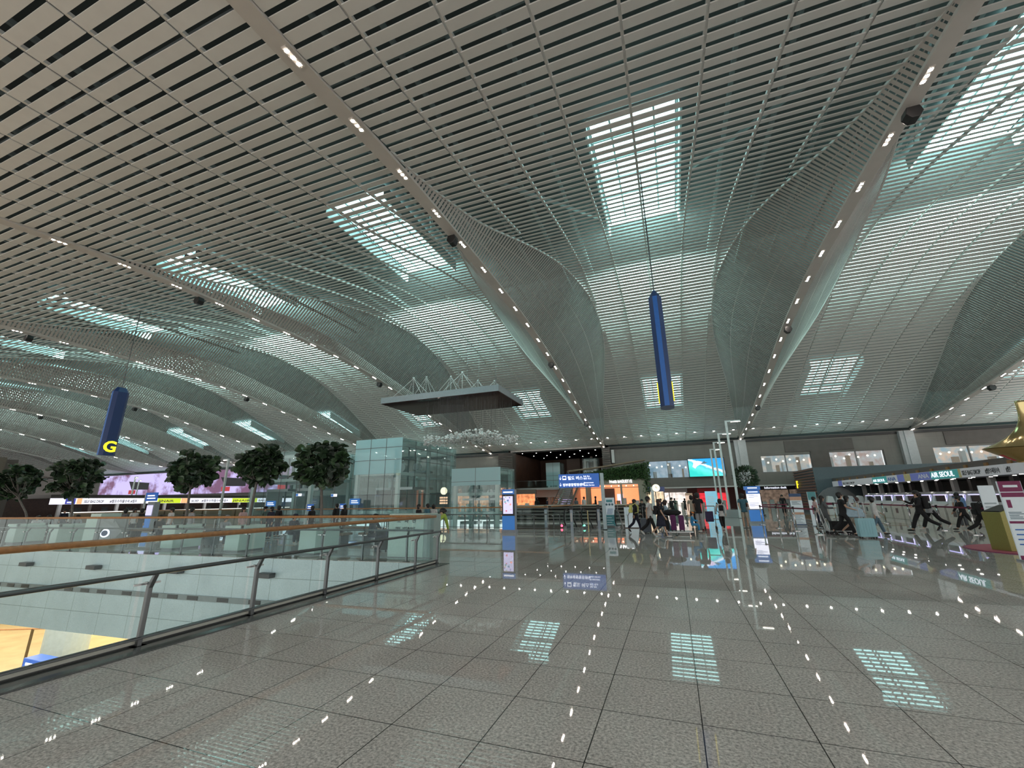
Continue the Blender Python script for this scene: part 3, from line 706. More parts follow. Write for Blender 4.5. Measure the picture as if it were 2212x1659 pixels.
def make_tree(seed, R=.62, nclu=62, trunk=1.25, lean=.0):
    random.seed(seed)
    fm = MB(); bm_ = MB(); top = Vector((lean, 0, trunk)); C = Vector((lean*1.4, 0, trunk+R*.95))
    tm = MB(); tm.tube([(0, 0, 0), (lean*.4, .01, trunk*.5), tuple(top), tuple(C)], [.05, .042, .036, .02], 8)
    for i in range(nclu):
        while True:
            v = Vector((random.uniform(-1, 1), random.uniform(-1, 1), random.uniform(-1, 1)))
            if .25 < v.length < 1.0: break
        tip = C+Vector((v.x*R*1.05, v.y*R*1.0, v.z*R))
        mid = top.lerp(tip, .5)+Vector((0, 0, -.03)); bm_.tube([tuple(top.lerp(C, random.random()*.7)), tuple(mid), tuple(tip)], [.018, .012, .008], 5)
        ax = (tip-C).normalized()
        for k in range(12):
            a = random.random()*2*PI; up = random.uniform(-.8, .9)
            d = Vector((math.cos(a), math.sin(a), up))+ax*.5
            fm.cur = random.choice((0, 0, 0, 1, 1, 2))
            leaf(fm, tip-ax*random.uniform(0, .16), d, random.uniform(.2, .32), random.uniform(.18, .26), random.uniform(-1.5, 1.5))
    return fm, bm_, tm
def place_tree(seed, loc, label, **k):
    t = thing('fiddle_leaf_tree', loc, label, 'tree', group=None)
    f, b, tr = make_tree(seed, **k)
    f.build('foliage', LEAF, t); b.build('branches', BARK, t); tr.build('trunk', BARK, t); return t
PLG = mat('pale green planter stone', (.52, .66, .60), .3, var=.05, scale=30)
SOIL = mat('soil', (.05, .035, .025), .9)
PL = []
def planter(x, y, w, d, h, label, top=None):
    t = thing('planter', (x, y, 0), label, 'planter', group=None)
    MB().box(-w/2+.04, w/2-.04, -d/2+.04, d/2-.04, 0, .06).build('plinth', DSTEEL, t)
    MB().box(-w/2, w/2, -d/2, d/2, .06, h-.09).build('body', PLG, t, bevel=.012)
    MB().box(-w/2-.03, w/2+.03, -d/2-.03, -d/2+.08, h-.09, h).box(-w/2-.03, w/2+.03, d/2-.08, d/2+.03, h-.09, h).box(-w/2-.03, -w/2+.08, -d/2, d/2, h-.09, h).box(w/2-.08, w/2+.03, -d/2, d/2, h-.09, h).build('rim', PLG, t)
    MB().box(-w/2+.05, w/2-.05, -d/2+.05, d/2-.05, h-.2, h-.05).build('soil', SOIL, t)
    return t
def tree_at(px, py_c, xp, seed, label, plabel, w=.62, sc=1.0, trunk=1.25, y=10.45, **k):
    p = onfloor(xp, 1190, 0); d = ray(xp, 1170); tt = y/d.y; x = d.x*tt
    planter(x, y, w, .95, .8, plabel)
    c = atY(px, py_c, y)
    R = k.get('R', .62)
    return place_tree(seed, (x, y, .7), label, trunk=max(.5, c.z-.7-R*.95), lean=(c.x-x)/1.4, **k)
tree_at(38, 1042, 52, 1, 'leafy dark green tree at the left picture edge, cut by the frame', 'pale green stone planter at the left edge, holding the leftmost tree', R=.8)
tree_at(165, 1030, 142, 2, 'broad dark leafy tree just left of the hanging G sign planter row', 'pale green planter left of the one with the round glowing logo', w=.7, R=.86, nclu=72)
tree_at(418, 1012, 392, 3, 'leafy tree with loose crown in front of the lilac screen', 'pale green planter under the loose-crowned tree, third from the hydrant cabinet', R=.74)
tree_at(562, 1003, 530, 4, 'leafy tree second from the glass lift, with leaning trunk', 'pale green planter behind the rail, second from the hydrant cabinet', R=.66, nclu=56)
tree_at(697, 1003, 690, 5, 'leafy tree nearest the tall glass lift shaft', 'pale green planter nearest the fire hydrant cabinet', R=.76, nclu=66)
# planter with logo panel
p = onfloor(215, 1188); x = -20.2
t = thing('logo_kiosk', (-20.55, 10.3, 0), 'pale green cabinet with a faceted side panel and round glowing logo', 'cabinet')
MB().box(-.4, .3, -.45, .45, 0, 1.05).box(-.4, .25, -.35, .3, 1.05, 1.2).build('body', PLG, t, bevel=.01)
m = MB(); m.poly([(.31, -.46, 0), (.31, -.46, 1.05), (.55, -.1, 1.05), (.85, .1, .55), (.55, -.1, 0)]); m.hexa([(.3, -.45, 0), (.62, -.1, 0), (.6, .4, 0), (.3, .45, 0), (.3, -.45, 1.05), (.62, -.1, 1.05), (.6, .4, 1.05), (.3, .45, 1.05)])
m.build('faceted_panel', mat('grey panel', (.35, .37, .37), .4), t)
m = MB(); m.lathe([(.15, -.02), (.15, 0)], n=20); o = m.build('glowing_logo', WHT, t); o.location = (.62, -.3, .5); o.rotation_euler = (PI/2, 0, .55)
m = MB(); m.lathe([(.1, -.03), (.1, .01)], n=20); o = m.build('logo_centre', NAVY, t); o.location = (.62, -.305, .5); o.rotation_euler = (PI/2, 0, .55)
# hydrant cabinet
hx0 = -7.0; hy = 9.95
t = thing('fire_hydrant_cabinet', (-6.62, 10.2, 0), 'pale green fire hydrant cabinet with Korean lettering at the railing corner', 'cabinet')
MB().box(-.62, .46, -.35, .35, 0, 1.14).build('body', PLG, t, bevel=.008); MB().box(.465, .56, -.34, .34, 0, 1.12).build('side_niche', mat('green grey side', (.33, .42, .40), .4), t)
MB().box(-.62, .46, -.356, -.35, .02, .03).build('door_gap', DSTEEL, t)
TXT = mat('dark lettering', (.03, .04, .04), .5, var=0)
text('소   화   전', .115, (-.36, -.356, .93), FACE_S, TXT, t, bold=.003, sx=1.15); text('FIRE   HYDRANT', .075, (-.40, -.356, .76), FACE_S, TXT, t, sx=1.1, bold=.001)

# benches in the waiting zone
BEN = mat('brown bench', (.16, .10, .06), .5, var=.2)
for i, (x, y, L_) in enumerate(((-11.6, 12.4, 1.6), (-13.2, 15.6, 2.0), (-9.6, 12.8, 1.8), (-17.2, 12.5, 2.0), (-22.5, 12.9, 2.2))):
    t = thing('bench', (x, y, 0), ['brown bench between the two right-hand planters, behind the rail', 'long brown bench further back behind the middle planters', 'brown bench just left of the fire hydrant cabinet', 'brown bench behind the cabinet with the round logo', 'brown bench behind the leftmost planters'][i], 'bench')
    MB().box(-L_/2, L_/2, -.25, .25, .36, .44).build('seat', BEN, t, bevel=.02)
    for s in (-1, 1): MB().box(s*L_*.4-.04, s*L_*.4+.04, -.2, .2, 0, .36).build('leg', DSTEEL, t)

# ------------------------------------------------------------------ lamp posts
LPM = mat('pale lamp post', (.62, .66, .66), .4, .1); LAMPB = mat('lamp bar light', (1, .95, .85), .4, emit=10, ecol=(1, .92, .78), var=0)
def lamppost(x, y, h, label, side=1, arm=1.0, z0=0):
    t = thing('lamp_post', (x, y, z0), label, 'lamp post')
    MB().box(-.11, .11, -.11, .11, 0, .03).build('base_plate', DSTEEL, t)
    MB().box(-.075, .075, -.06, .06, .03, h).box(min(0, side*arm), max(0, side*arm), -.05, .05, h-.1, h).build('post', LPM, t)
    MB().box(min(side*arm*.35, side*arm), max(side*arm*.35, side*arm), -.04, .04, h-.12, h-.1).build('light_bar', LAMPB, t)
    return t
for (tx, ty, Y, nm) in ((1567, 909, 34.0, 'tallest looking pale lamp post, nearest of the row of four right of the screen'), (1551, 936, 39.0, 'second nearest pale lamp post in the row by the video screen'),
                        (1541, 955, 43.6, 'third pale lamp post in the row by the video screen'), (1534, 970, 48.0, 'furthest pale lamp post in the row by the video screen')):
    p = atY(tx, ty, Y); lamppost(p.x, Y, p.z, nm, 1, .95)
for (tx, ty, Y, nm) in ((494, 991, 24.0, 'pale lamp post between the two leafy trees, lamp arm to the left'),): 
    p = atY(tx, ty, Y); lamppost(p.x, Y, p.z, nm, -1, .55)
for (tx, ty, Y, nm) in ((293, 1030, 36.0, 'far lamp post in front of the lilac screen, left one of two'), (301, 1037, 42.0, 'far lamp post in front of the lilac screen, right one of two')):
    p = atY(tx, ty, Y); lamppost(p.x, Y, p.z, nm, 1, .5)
t = thing('granite_block', (4.15, 35.2, 0), 'low grey granite planter block at the foot of the nearest lamp post', 'block')
MB().box(-1.9, .1, -.6, 3, 0, .55).build('body', mat('grey granite', (.3, .31, .31), .25, var=.15, scale=40), t, bevel=.02)
MB().box(-1.8, 0, -.5, 2.9, .55, .56).build('top_slab', CURB, t)
# small round tree on the right
rt_ = thing('round_tree', (6.9, 40, 0), 'small clipped round dark tree near the far wall pillar', 'tree')
m = MB(); random.seed(5); c = atY(1611, 1031, 40); cz = c.z
for i in range(900):
    v = Vector((random.gauss(0, 1), random.gauss(0, 1), random.gauss(0, 1))).normalized()*random.uniform(.7, 1)
    m.cur = random.choice((0, 0, 1)); leaf(m, (v.x*.85, v.y*.85, cz+v.z*.85), v, .22, .09, random.random()*3)
m.build('foliage', LEAF, rt_); MB().tube([(0, 0, 0), (0, 0, cz)], .05, 8).build('trunk', BARK, rt_); rt_.location.x = c.x
MB().box(-.35, .35, -.35, .35, 0, .6).build('pot', DSTEEL, rt_)

# ------------------------------------------------------------------ bakery with hedge
bk = thing('bakery', (-6.4, 45, 0), 'bakery kiosk with orange lit interior, white sign letters and hedge roof', 'shop')
BEI = mat('beige panel', (.3, .27, .21), .5); ORA = mat('orange lit wall', (.85, .3, .14), .5, emit=.9, ecol=(1, .33, .14), var=.1)
p = lambda px, py: atY(px, py, 45)
xl = p(1238, 1080).x+6.4; xr = p(1396, 1070).x+6.4; ztop = p(1350, 1037).z; zw = p(1350, 1049).z
MB().box(xl, xr, .0, 4, ztop-.42, ztop+.1).build('fascia', BEI, bk); MB().box(xl, xl+.35, -.05, 4, 0, ztop).box(xl+1.4, xl+1.75, 1.0, 1.2, 0, ztop-.4).box(xr-.7, xr, -.05, 4, 0, ztop).build('pier', BEI, bk)
MB().box(xl+.3, xr-.3, 2.4, 2.5, 0, ztop-.3).build('back_wall', ORA, bk)
MB().box(xl+.3, xr-.3, .1, 2.4, ztop-.45, ztop-.42).build('ceiling_panel', mat('orange ceiling', (.9, .45, .3), .5, emit=.5, ecol=(1, .45, .3), var=0), bk)
for u in (.2, .42, .68): x = xl+(xr-xl)*u; MB().box(x-.1, x+.1, -.02, .1, 0, ztop-.4).build('mullion', BEI, bk)
MB().box(xl+.35, xr-.7, -.01, .06, ztop-.75, ztop-.68).build('transom', BEI, bk)
MB().box(xl+3.0, xl+4.1, 1.8, 2.3, .3, ztop-.75).build('dark_poster', DSTONE, bk); MB().box(xl+4.4, xl+5.0, 1.6, 1.7, .9, 1.9).build('menu_screen', mat('menu screen', (.6, .55, .9), .5, emit=1.1, ecol=(.65, .6, 1), var=0), bk)
for i in range(9): MB().ell((xl+1.0+i*.75, .6, ztop-.55), .06, .06, .06, 6, 5).build('spotlight', GLOW, bk)
for i in range(8): MB().box(xl+1.9+i*.62, xl+2.3+i*.62, .6, .9, 0, 1.0+.25*(i % 3)).build('display_stand', PAINT if i % 2 else SHELF, bk)
SIGNW = mat('bright sign letters', (1, 1, 1), .5, emit=1.8, ecol=(.92, .92, 1), var=0)
a = p(1317, 1046); b_ = p(1378, 1042); text('PARIS BAGUETTE', .42, (a.x+6.4, -.06, ztop-.26), FACE_S, SIGNW, bk, ext=.02, bold=.004, sx=(b_.x-a.x)/4.0)
hd = thing('hedge', (-6.4, 45, ztop+.12), 'long dark green hedge growing on top of the bakery roof', 'hedge')
m = MB(); random.seed(9)
for i in range(3800):
    u = random.random(); x = xl+.2+(xr-xl+.3)*u; hh = .45+1.05*u; f = random.random()
    z = random.uniform(-.12, hh); y = random.uniform(-.22, .1)
    if i % 4 == 0: z = hh+random.uniform(-.08, .12); y = random.uniform(-.1, 1.5)
    m.cur = random.choice((0, 1, 1)); leaf(m, (x, y, z), (random.uniform(-1, 1), -1, random.uniform(-.6, .8)), .2, .1, random.random()*3)
for i in range(500):
    x = xr+random.uniform(-.2, .5); z = random.uniform(-1.5, 1.3); m.cur = random.choice((0, 1)); leaf(m, (x, random.uniform(-.2, 1), z), (random.uniform(-1, 1), -1, -.6), .2, .1, random.random()*3)
o = m.build('foliage', [mat('hedge leaf', (.05, .10, .04), .5, var=.35), mat('hedge leaf light', (.09, .17, .06), .5, var=.3)], hd); o['kind'] = 'stuff'
MB().prism([(xl+.2, 0), (xr, 0), (xr, 1.35), (xl+.2, .35)], 'y', .0, 1.4).build('planter_box', mat('dark hedge box', (.02, .03, .018), .9), hd)
br = thing('handrail_beam', (0, 0, 0), 'brown sloping rail rising above the hedge on the bakery roof', 'rail')
MB().tube([tuple(atY(1225, 1019, 46)), tuple(atY(1300, 1009, 46)), tuple(atY(1393, 994, 46))], .1, 6).build('rail', mat('brown rail', (.2, .14, .09), .5), br)
for px, py in ((1228, 1018), (1300, 1009), (1392, 994)): q = atY(px, py, 46); MB().box(q.x-.04, q.x+.04, 45.95, 46.05, ztop, q.z).build('post', DSTEEL, br)
# clock
ck = thing('clock_post', tuple(onfloor(1412, 1135)), 'pale post with a round cream lit clock, behind the walking travellers', 'clock')
yk = 30.0; q = atY(1408, 1052, yk); q2 = atY(1417, 1054, yk); ck.location = (q.x, yk, 0)
MB().box(-.09, .09, -.05, .05, 0, q.z).build('post', LPM, ck)
o = MB().lathe([(.24, -.05), (.24, .05)], n=24).build('clock_face', mat('clock cream', (1, .93, .7), .4, emit=.8, ecol=(1, .9, .68), var=0), ck); o.location = (q2.x-q.x, 0, q2.z); o.rotation_euler = (PI/2, 0, 0)
MB().box(q2.x-q.x-.01, q2.x-q.x+.01, -.07, -.055, q2.z, q2.z+.12).box(q2.x-q.x, q2.x-q.x+.09, -.07, -.055, q2.z-.01, q2.z+.01).build('clock_hand', BLACK, ck)

# ------------------------------------------------------------------ louvred wall and escalators
lw = thing('louvred_wall', (-6.4, 30.2, -1.5), 'dark wall of horizontal louvres behind the down escalators', 'wall')
LV = mat('grey brown louvre', (.14, .135, .12), .45, .3)
MB().box(-4.7, 4.6, .15, .25, -4, 2.5).build('backing', mat('dark backing', (.02, .02, .02), .8), lw)
m = MB()
for i in range(16): m.hexa([(-4.7, -.02, -1.2+i*.235), (4.6, -.02, -1.2+i*.235), (4.6, .12, -1.13+i*.235), (-4.7, .12, -1.13+i*.235), (-4.7, -.02, -1.1+i*.235), (4.6, -.02, -1.1+i*.235), (4.6, .12, -1.03+i*.235), (-4.7, .12, -1.03+i*.235)])
m.build('louvre_slats', LV, lw); MB().box(-4.7, 4.6, -.15, .3, 2.5, 2.58).build('capping', mat('beige cap', (.4, .38, .32), .4), lw)
for x in (-2.2, .2, 2.7): MB().box(x-.01, x+.01, -.03, 0, -1.5, 2.5).build('joint', STEEL, lw)
for x in (-11.2,): struct(MB().box(-11.2, -1.8, 30.0, 30.3, -6, -.31).build('wall_well', DSTONE))
struct(MB().box(-27, -2, 21.5, 21.75, -6, -.31).build('wall_well_front', ATRW))
RUB = mat('black rubber handrail', (.01, .01, .011), .4); STEP = mat('escalator step', (.2, .21, .21), .35, .7)
def escalator(x, y, L_, dz, w, label, z0=0, side_m=None, name='escalator', lift_=.0):
    t = thing(name, (x, y, z0), label, 'escalator'); s = dz/L_
    m = MB(); n = int(L_/.4)
    m.box(-w/2, w/2, -.9, 0, -.1, .0)
    for i in range(n): m.box(-w/2, w/2, i*.4, (i+1)*.4, s*(i+1)*.4-.25, s*(i+1)*.4 if dz < 0 else s*i*.4+.1)
    m.build('steps', STEP, t)
    for sx in (-1, 1):
        X = sx*(w/2+.06)
        path = [(X, -.75, .15), (X, -1.0, .32), (X, -1.05, .6), (X, -.85, .88), (X, -.4, .92), (X, .5, .92+s*.3), (X, L_, .92+dz)]
        MB().tube(path, .035, 8).build('handrail', RUB, t, smooth=True)
        MB().prism([(p_[1], p_[2]) for p_ in path[1:]]+[(L_, dz+.05), (0, .02), (-.75, .02)], 'x', X-.006, X+.006).build('balustrade_glass', GLASS, t)
        MB().prism([(-.95, -.02), (0, -.02), (L_, dz-.05), (L_, dz-.45), (0, -.35), (-.95, -.35)], 'x', X-.06, X+.1).box(X-.06, X+.1, -.95, 0, .0, .1).build('skirt', side_m or DSTEEL, t)
    return t
escalator(-5.05, 23.35, 6, -3.4, .8, 'down escalator with a red floor light at its mouth, left one')
escalator(-3.35, 23.35, 6, -3.4, .8, 'down escalator with a green floor light at its mouth, right one')
q = atY(1217, 1086, 38); escalator(q.x, 36.0, 7.0, 3.3, 1.1, 'up escalator with bronze sides rising to the upper level behind the louvred wall', side_m=mat('bronze side', (.2, .14, .1), .35, .5))
for px, nm, c in ((1218, 'red', (1, .05, .1)), (1267, 'green', (.1, 1, .45))):
    q = onfloor(px, 1139); t = thing('floor_signal', (q.x, 22.75, 0), nm+' lit signal on a short stub at the escalator entrance', 'signal')
    MB().box(-.05, .05, -.05, .05, 0, .05).build('base', BLACK, t); MB().ell((0, 0, .1), .06, .06, .07, 8, 6).build('lens', mat(nm+' signal', c, .4, emit=5, ecol=c, var=0), t)
for px, nm in ((1180, 'left of the red escalator light'), (1236, 'between the two escalator entrances'), (1295, 'just left of the blue sign post')):
    q = onfloor(px, 1143); q = Vector((q.x, 22.2 if px != 1236 else 21.0, 0)); d = ray(px, 1143)
    q.x = d.x/d.y*q.y
    t = thing('sensor_post', tuple(q), 'slim grey sensor post with black head '+nm, 'post')
    MB().box(-.06, .06, -.05, .05, 0, .95).build('column', mat('post blue grey', (.36, .42, .5), .4), t); MB().box(-.075, .075, -.06, .06, .95, 1.15).build('head', BLACK, t, bevel=.01)
    MB().box(-.04, .04, -.056, -.05, .4, .8).build('notice', PAINT, t)
q = onfloor(1272, 1151); t = thing('barrier_post', tuple(q), 'thin brass coloured pole standing before the green escalator light', 'post')
MB().tube([(0, 0, 0), (0, 0, .95)], .018, 8).build('pole', mat('brass', (.5, .42, .2), .3, .8), t); MB().lathe([(.12, 0), (.12, .015), (.02, .03)], n=16).build('base', DSTEEL, t)

# ------------------------------------------------------------------ direction sign post
q = onfloor(1308, 1144.5); t = thing('direction_sign', tuple(q), 'blue direction sign with white arrows on a pale post, before the bakery', 'sign')
TL = atY(1207, 1027, q.y); BR_ = atY(1296, 1052, q.y); TR_ = atY(1294, 1022, q.y)
MB().box(-.08, .08, -.06, .06, 0, TR_.z).box(-.08, .08, -.06, .06, 0, .03).build('post', mat('pale blue post', (.5, .63, .68), .4), t)
w = TR_.x-TL.x
xl_, xr_ = TL.x-q.x, TR_.x-q.x-.02; zb_, zt_ = BR_.z, TR_.z
BLU2 = mat('sign panel blue', (.025, .10, .35), .4, emit=.35, ecol=(.04, .16, .6), var=0)
MB().box(xl_, xr_, -.05, .05, zb_, zt_).build('sign_panel', BLU2, t, bevel=.01)
h = zt_-zb_
for k, (kr, en, ko2) in enumerate((('철도 버스', 'Rail, Bus', '铁路 巴士'), ('정부종합행정센터', 'Government', 'Public Service'))):
    z = zt_-h*(.42+.47*k)
    m = MB(); m.box(xl_+.08, xl_+.1, -.056, -.05, z+.02, z+h*.26); m.poly([(xl_+.02, -.056, z+.1), (xl_+.09, -.056, z), (xl_+.16, -.056, z+.1), (xl_+.09, -.056, z+.05)]); m.build('arrow', WHT, t)
    x0 = xl_+.2
    if k == 0:
        MB().box(x0, x0+.2, -.056, -.05, z, z+.2).build('pictogram', WHT, t); MB().box(x0+.03, x0+.17, -.06, -.056, z+.06, z+.16).build('pictogram_bus', BLU2, t); x0 += .27
    text(kr, .2 if k == 0 else .155, (x0, -.055, z+.01), FACE_S, WHT, t, bold=.004)
    text(en, .095, (xl_+w*.62, -.055, z+.12), FACE_S, WHT, t, bold=.002); text(ko2, .095, (xl_+w*.62, -.055, z), FACE_S, WHT, t, bold=.002)

# ------------------------------------------------------------------ totems and banners
def totem(px0, px1, py, top, label, col_top, col_body, screen_c, zs, name='information_kiosk', head=.0, text_=None, lines=6, rz=0, poster=None):
    a = onfloor(px0, py); b = onfloor(px1, py); y = (a.y+b.y)/2; d0 = ray(px0, py); x0 = d0.x/d0.y*y; d1 = ray(px1, py); x1 = d1.x/d1.y*y
    zt = atY((px0+px1)/2-(0), top, y).z; W = x1-x0
    t = thing(name, ((x0+x1)/2, y, 0), label, 'kiosk', rz); W2 = W/2
    return t, W2, zt
t, w, h = totem(1085.5, 1113.5, 1151, 1057, 'standing blue information kiosk with black framed lilac screen', None, None, None, None)
KB = mat('kiosk blue', (.05, .2, .55), .4, emit=.25, ecol=(.06, .26, .75), var=0); KB2 = mat('kiosk head blue', (.05, .15, .42), .4, emit=.3, ecol=(.05, .2, .6), var=0)
LIL = mat('lilac screen', (.6, .58, .78), .4, emit=.75, ecol=(.66, .63, .95), var=0); KG = mat('kiosk grey', (.33, .36, .4), .4)
MB().box(-w-.02, w+.04, -.06, .26, 0, .13).build('base', KG, t); MB().box(-w, w, 0, .22, .13, h).build('body', KG, t)
MB().box(-w, w-.03, -.02, 0, .13, .75).build('lower_panel', KB, t); MB().box(-w, w-.03, -.03, 0, .75, 1.9*h/2.05*.95).build('screen_frame', BLACK, t)
MB().box(-w+.06, w-.1, -.04, -.03, .84, 1.72*h/2.05).build('screen', LIL, t)
MB().box(-w, w-.03, -.02, 0, 1.9*h/2.05*.95, h).build('header', KB2, t); MB().box(-w+.06, w-.1, -.026, -.02, h-.16, h-.1).build('header_lettering', WHT, t)
random.seed(3); IC = [mat('icon '+str(i), c, .5, emit=.5, ecol=c, var=0) for i, c in enumerate(((.8, .3, .35), (.25, .5, .5), (.2, .2, .45), (.8, .6, .4)))]
for i in range(14):
    x = random.uniform(-w+.1, w-.14); z = random.uniform(.95, 1.62); r = random.uniform(.02, .05)
    o = MB().lathe([(r, 0), (r, .004)], n=10).build('screen_icon', IC[i % 4], t); o.location = (x, -.042, z); o.rotation_euler = (PI/2, 0, 0)
# white info kiosk right of man in blue
t, w, h = totem(1622, 1652, 1131, 1050, 'kiosk with white lit notice and blue base right of the man in shorts', None, None, None, None)
MB().box(-w-.03, w+.03, -.06, .26, 0, .12).build('base', KG, t); MB().box(-w, w, 0, .22, .12, h).build('body', KG, t)
MB().box(-w, w, -.02, 0, .12, .72).build('lower_panel', KB, t); SCW = mat('white screen', (.85, .85, .95), .4, emit=1.0, ecol=(.88, .87, 1), var=0)
MB().box(-w, w, -.02, 0, .78, h-.42).build('screen', SCW, t); MB().box(-w, w, -.021, 0, h-.42, h-.22).box(-w-.06, w+.06, -.05, .25, h-.2, h).build('header', KB2, t)
for z in (h-.34, h-.12): MB().box(-w+.1, w-.1, -.056, -.022, z, z+.05).build('header_lettering', WHT, t)
for i in range(7): MB().box(-w+.08, w-(.1 if i % 2 else .3), -.026, -.02, .9+i*.06+(.25 if i > 3 else 0), .92+i*.06+(.25 if i > 3 else 0)).build('notice_line', NAVL, t)
# banners
def banner(px0, px1, py, top, label, bands, rz=0, name='banner_stand', th=.03, txt=True):
    t, w, h = totem(px0, px1, py, top, label, None, None, None, None, name); t['category'] = 'banner'; t.rotation_euler[2] = rz
    MB().box(-w, w, -.1, .15, 0, .04).build('foot', KG, t); MB().box(-w, w, 0, th, .04, h).build('panel', bands[0][2], t)
    for i, (u, v, m_) in enumerate(bands):
        MB().box(-w+.01, w-.01, -.006-.001*i, 0, .04+(h-.04)*u, .04+(h-.04)*v).build('printed_band', m_, t)
    return t, w, h
BW = mat('banner white', (.62, .70, .74), .5, emit=.12, ecol=(.7, .8, .85), var=.02); BT = mat('banner teal', (.10, .33, .36), .5); BN = mat('banner navy', (.05, .1, .22), .5); BO = mat('banner peach', (.7, .42, .3), .5)
BMAG = mat('banner plum', (.22, .02, .10), .5); BBL = mat('banner sky', (.25, .55, .72), .5, emit=.35, ecol=(.3, .65, .85), var=.03); BG = mat('banner text grey', (.08, .16, .2), .5)
t, w, h = banner(1309, 1331, 1137, 1075, 'white and teal banner stand with faces at its top, right of the blue sign post', ((0, 1, BW), (.0, .38, BT)))
for x in (-.3, 0, .3): o = MB().lathe([(.11*w*2, -.004), (.11*w*2, 0)], n=16).build('portrait', BG, t); o.location = (x*w*2*.95, -.012, h*.76); o.rotation_euler = (PI/2, 0, 0)
MB().box(-w*.6, w*.6, -.012, -.006, h*.84, h*.93).build('logo', BT, t)
for i in range(4): MB().box(-w*.7, w*(.6-.3*(i % 2)), -.012, -.006, h*(.05+.08*i), h*(.065+.08*i)).build('text_line', BW, t)
m = MB()
for i in range(6): m.hexa([(-w*.6+i*w*.18, -.012, h*.42), (-w*.5+i*w*.18, -.012, h*.42), (-w*.5+i*w*.18, -.006, h*.42), (-w*.6+i*w*.18, -.006, h*.42), (-w*.35+i*w*.18, -.012, h*.62), (-w*.25+i*w*.18, -.012, h*.62), (-w*.25+i*w*.18, -.006, h*.62), (-w*.35+i*w*.18, -.006, h*.62)])
m.build('figure_picture', mat('figure blue grey', (.3, .42, .6), .5), t)
t, w, h = banner(1716, 1743, 1136, 1066, 'white banner stand with orange band and navy head, before the queue belts', ((0, 1, BN), (.78, .90, BO), (.40, .78, BW), (.33, .40, BO), (.03, .33, BW)))
for i in range(8): MB().box(-w*.75, w*(.7-.25*(i % 3)), -.014, -.006, h*(.08+.035*i), h*(.09+.035*i)).build('text_line', BG, t)
for i in range(4): MB().box(-w*.75, w*(.7-.25*(i % 3)), -.014, -.006, h*(.66+.03*i), h*(.672+.03*i)).build('text_line', BG, t)
t, w, h = banner(1530, 1556, 1122, 1061, 'tall sky blue info panel behind the man in the black shirt', ((0, 1, BBL), (.05, .93, BBL)))
for i in range(10): MB().box(-w*.7, w*(.7-.3*(i % 2)), -.014, -.006, h*(.15+.07*i), h*(.18+.07*i)).build('text_line', BW, t)
t, w, h = banner(2146, 2181, 1163, 1048, 'plain pale blue banner behind the gold pedestal', ((0, 1, BW), (.6, .95, BW)))
for i in range(3): MB().box(-w*.8, w*(.7-.3*(i % 2)), -.014, -.006, h*(.5+.07*i), h*(.53+.07*i)).build('text_line', mat('faint print', (.42, .52, .56), .5), t)
t, w, h = banner(2207, 2262, 1214, 1038, 'white banner stand with plum red head at the right picture edge', ((0, 1, BW), (.86, 1, BMAG), (.79, .85, BMAG), (.5, .79, BW), (.45, .48, BMAG), (0, .05, BMAG)))
for i in range(5): MB().box(-w*.8, w*(.5-.25*(i % 3)), -.014, -.006, h*(.52+.02*i), h*(.528+.02*i)).build('text_line', BG, t)
MB().box(-w*.7, -w*.35, -.014, -.006, h*.66, h*.76).build('stamp', BMAG, t); MB().box(-w*.6, w*.6, -.016, -.006, h*.92, h*.95).build('heading', BW, t)
for i in range(4): MB().box(-w*.7, w*(.4-.2*(i % 2)), -.014, -.006, h*(.2+.06*i), h*(.215+.06*i)).build('text_line', NAVL, t)
t, w, h = banner(1486, 1502, 1118, 1065, 'small peach coloured banner left of the man in the black shirt', ((0, 1, BO), (.1, .9, mat('peach light', (.85, .6, .5), .5, emit=.4, ecol=(1, .65, .5), var=.1))))
t, w, h = banner(1757, 1776, 1137, 1062, 'leaning white and green banner left of the woman in grey', ((0, 1, BW), (.75, 1, BT)))
MB().box(-w*.5, w*.5, -.014, -.006, h*.35, h*.6).build('picture', BMAG, t)
# pale stair-side panel near the girl
q = onfloor(1366, 1139); t = thing('white_end_panel', (q.x, q.y, 0), 'pale slanted end panel of the low wall beside the girl with yellow backpack', 'panel')
MB().prism([(-.35, 0), (.35, 0), (.2, 1.0), (-.35, 1.0)], 'y', -.04, .04).build('panel', BW, t)

# ------------------------------------------------------------------ check-in island F (right) and G (left)
FX = 12.2
za = atX(2073, 1012, FX).z; zb = atX(2073, 1032, FX).z; ya = 21.0; yb = atX(1798, 1045, FX).y
SBW = mat('fascia white', (.62, .64, .66), .5, emit=.10, ecol=(.7, .72, .8), var=0); SBT = mat('fascia teal', (.07, .42, .42), .5, emit=.12, ecol=(.1, .6, .6), var=0); SBV = mat('fascia violet', (.14, .17, .42), .5, emit=.15, ecol=(.2, .25, .7), var=0)
SBY = mat('fascia yellow', (.75, .66, .35), .5, var=.1); SBO = mat('fascia orange', (.85, .4, .15), .5, emit=.3, ecol=(1, .5, .2), var=.1)
isl = thing('checkin_canopy', (FX, ya, 0), 'long check-in canopy of island F with white, violet and teal airline signs', 'canopy')
L_ = yb-ya
MB().box(.06, 3.6, 0, L_, za-.1, za+.25).build('canopy_roof', mat('canopy brown grey', (.13, .115, .105), .5), isl)
MB().box(.0, .06, 0, L_, zb, za).build('fascia_board', SBW, isl)
MB().box(.1, 3.5, 0, L_, zb+.02, zb+.06).build('soffit', mat('soffit grey', (.25, .25, .25), .5), isl)
MB().box(3.4, 3.6, 0, L_, 0, za).build('back_wall', mat('canopy back wall', (.07, .068, .065), .5), isl)
def em(t_): return sum(.98 if ord(c_) > 4000 else (.3 if c_ == ' ' else .62) for c_ in t_)
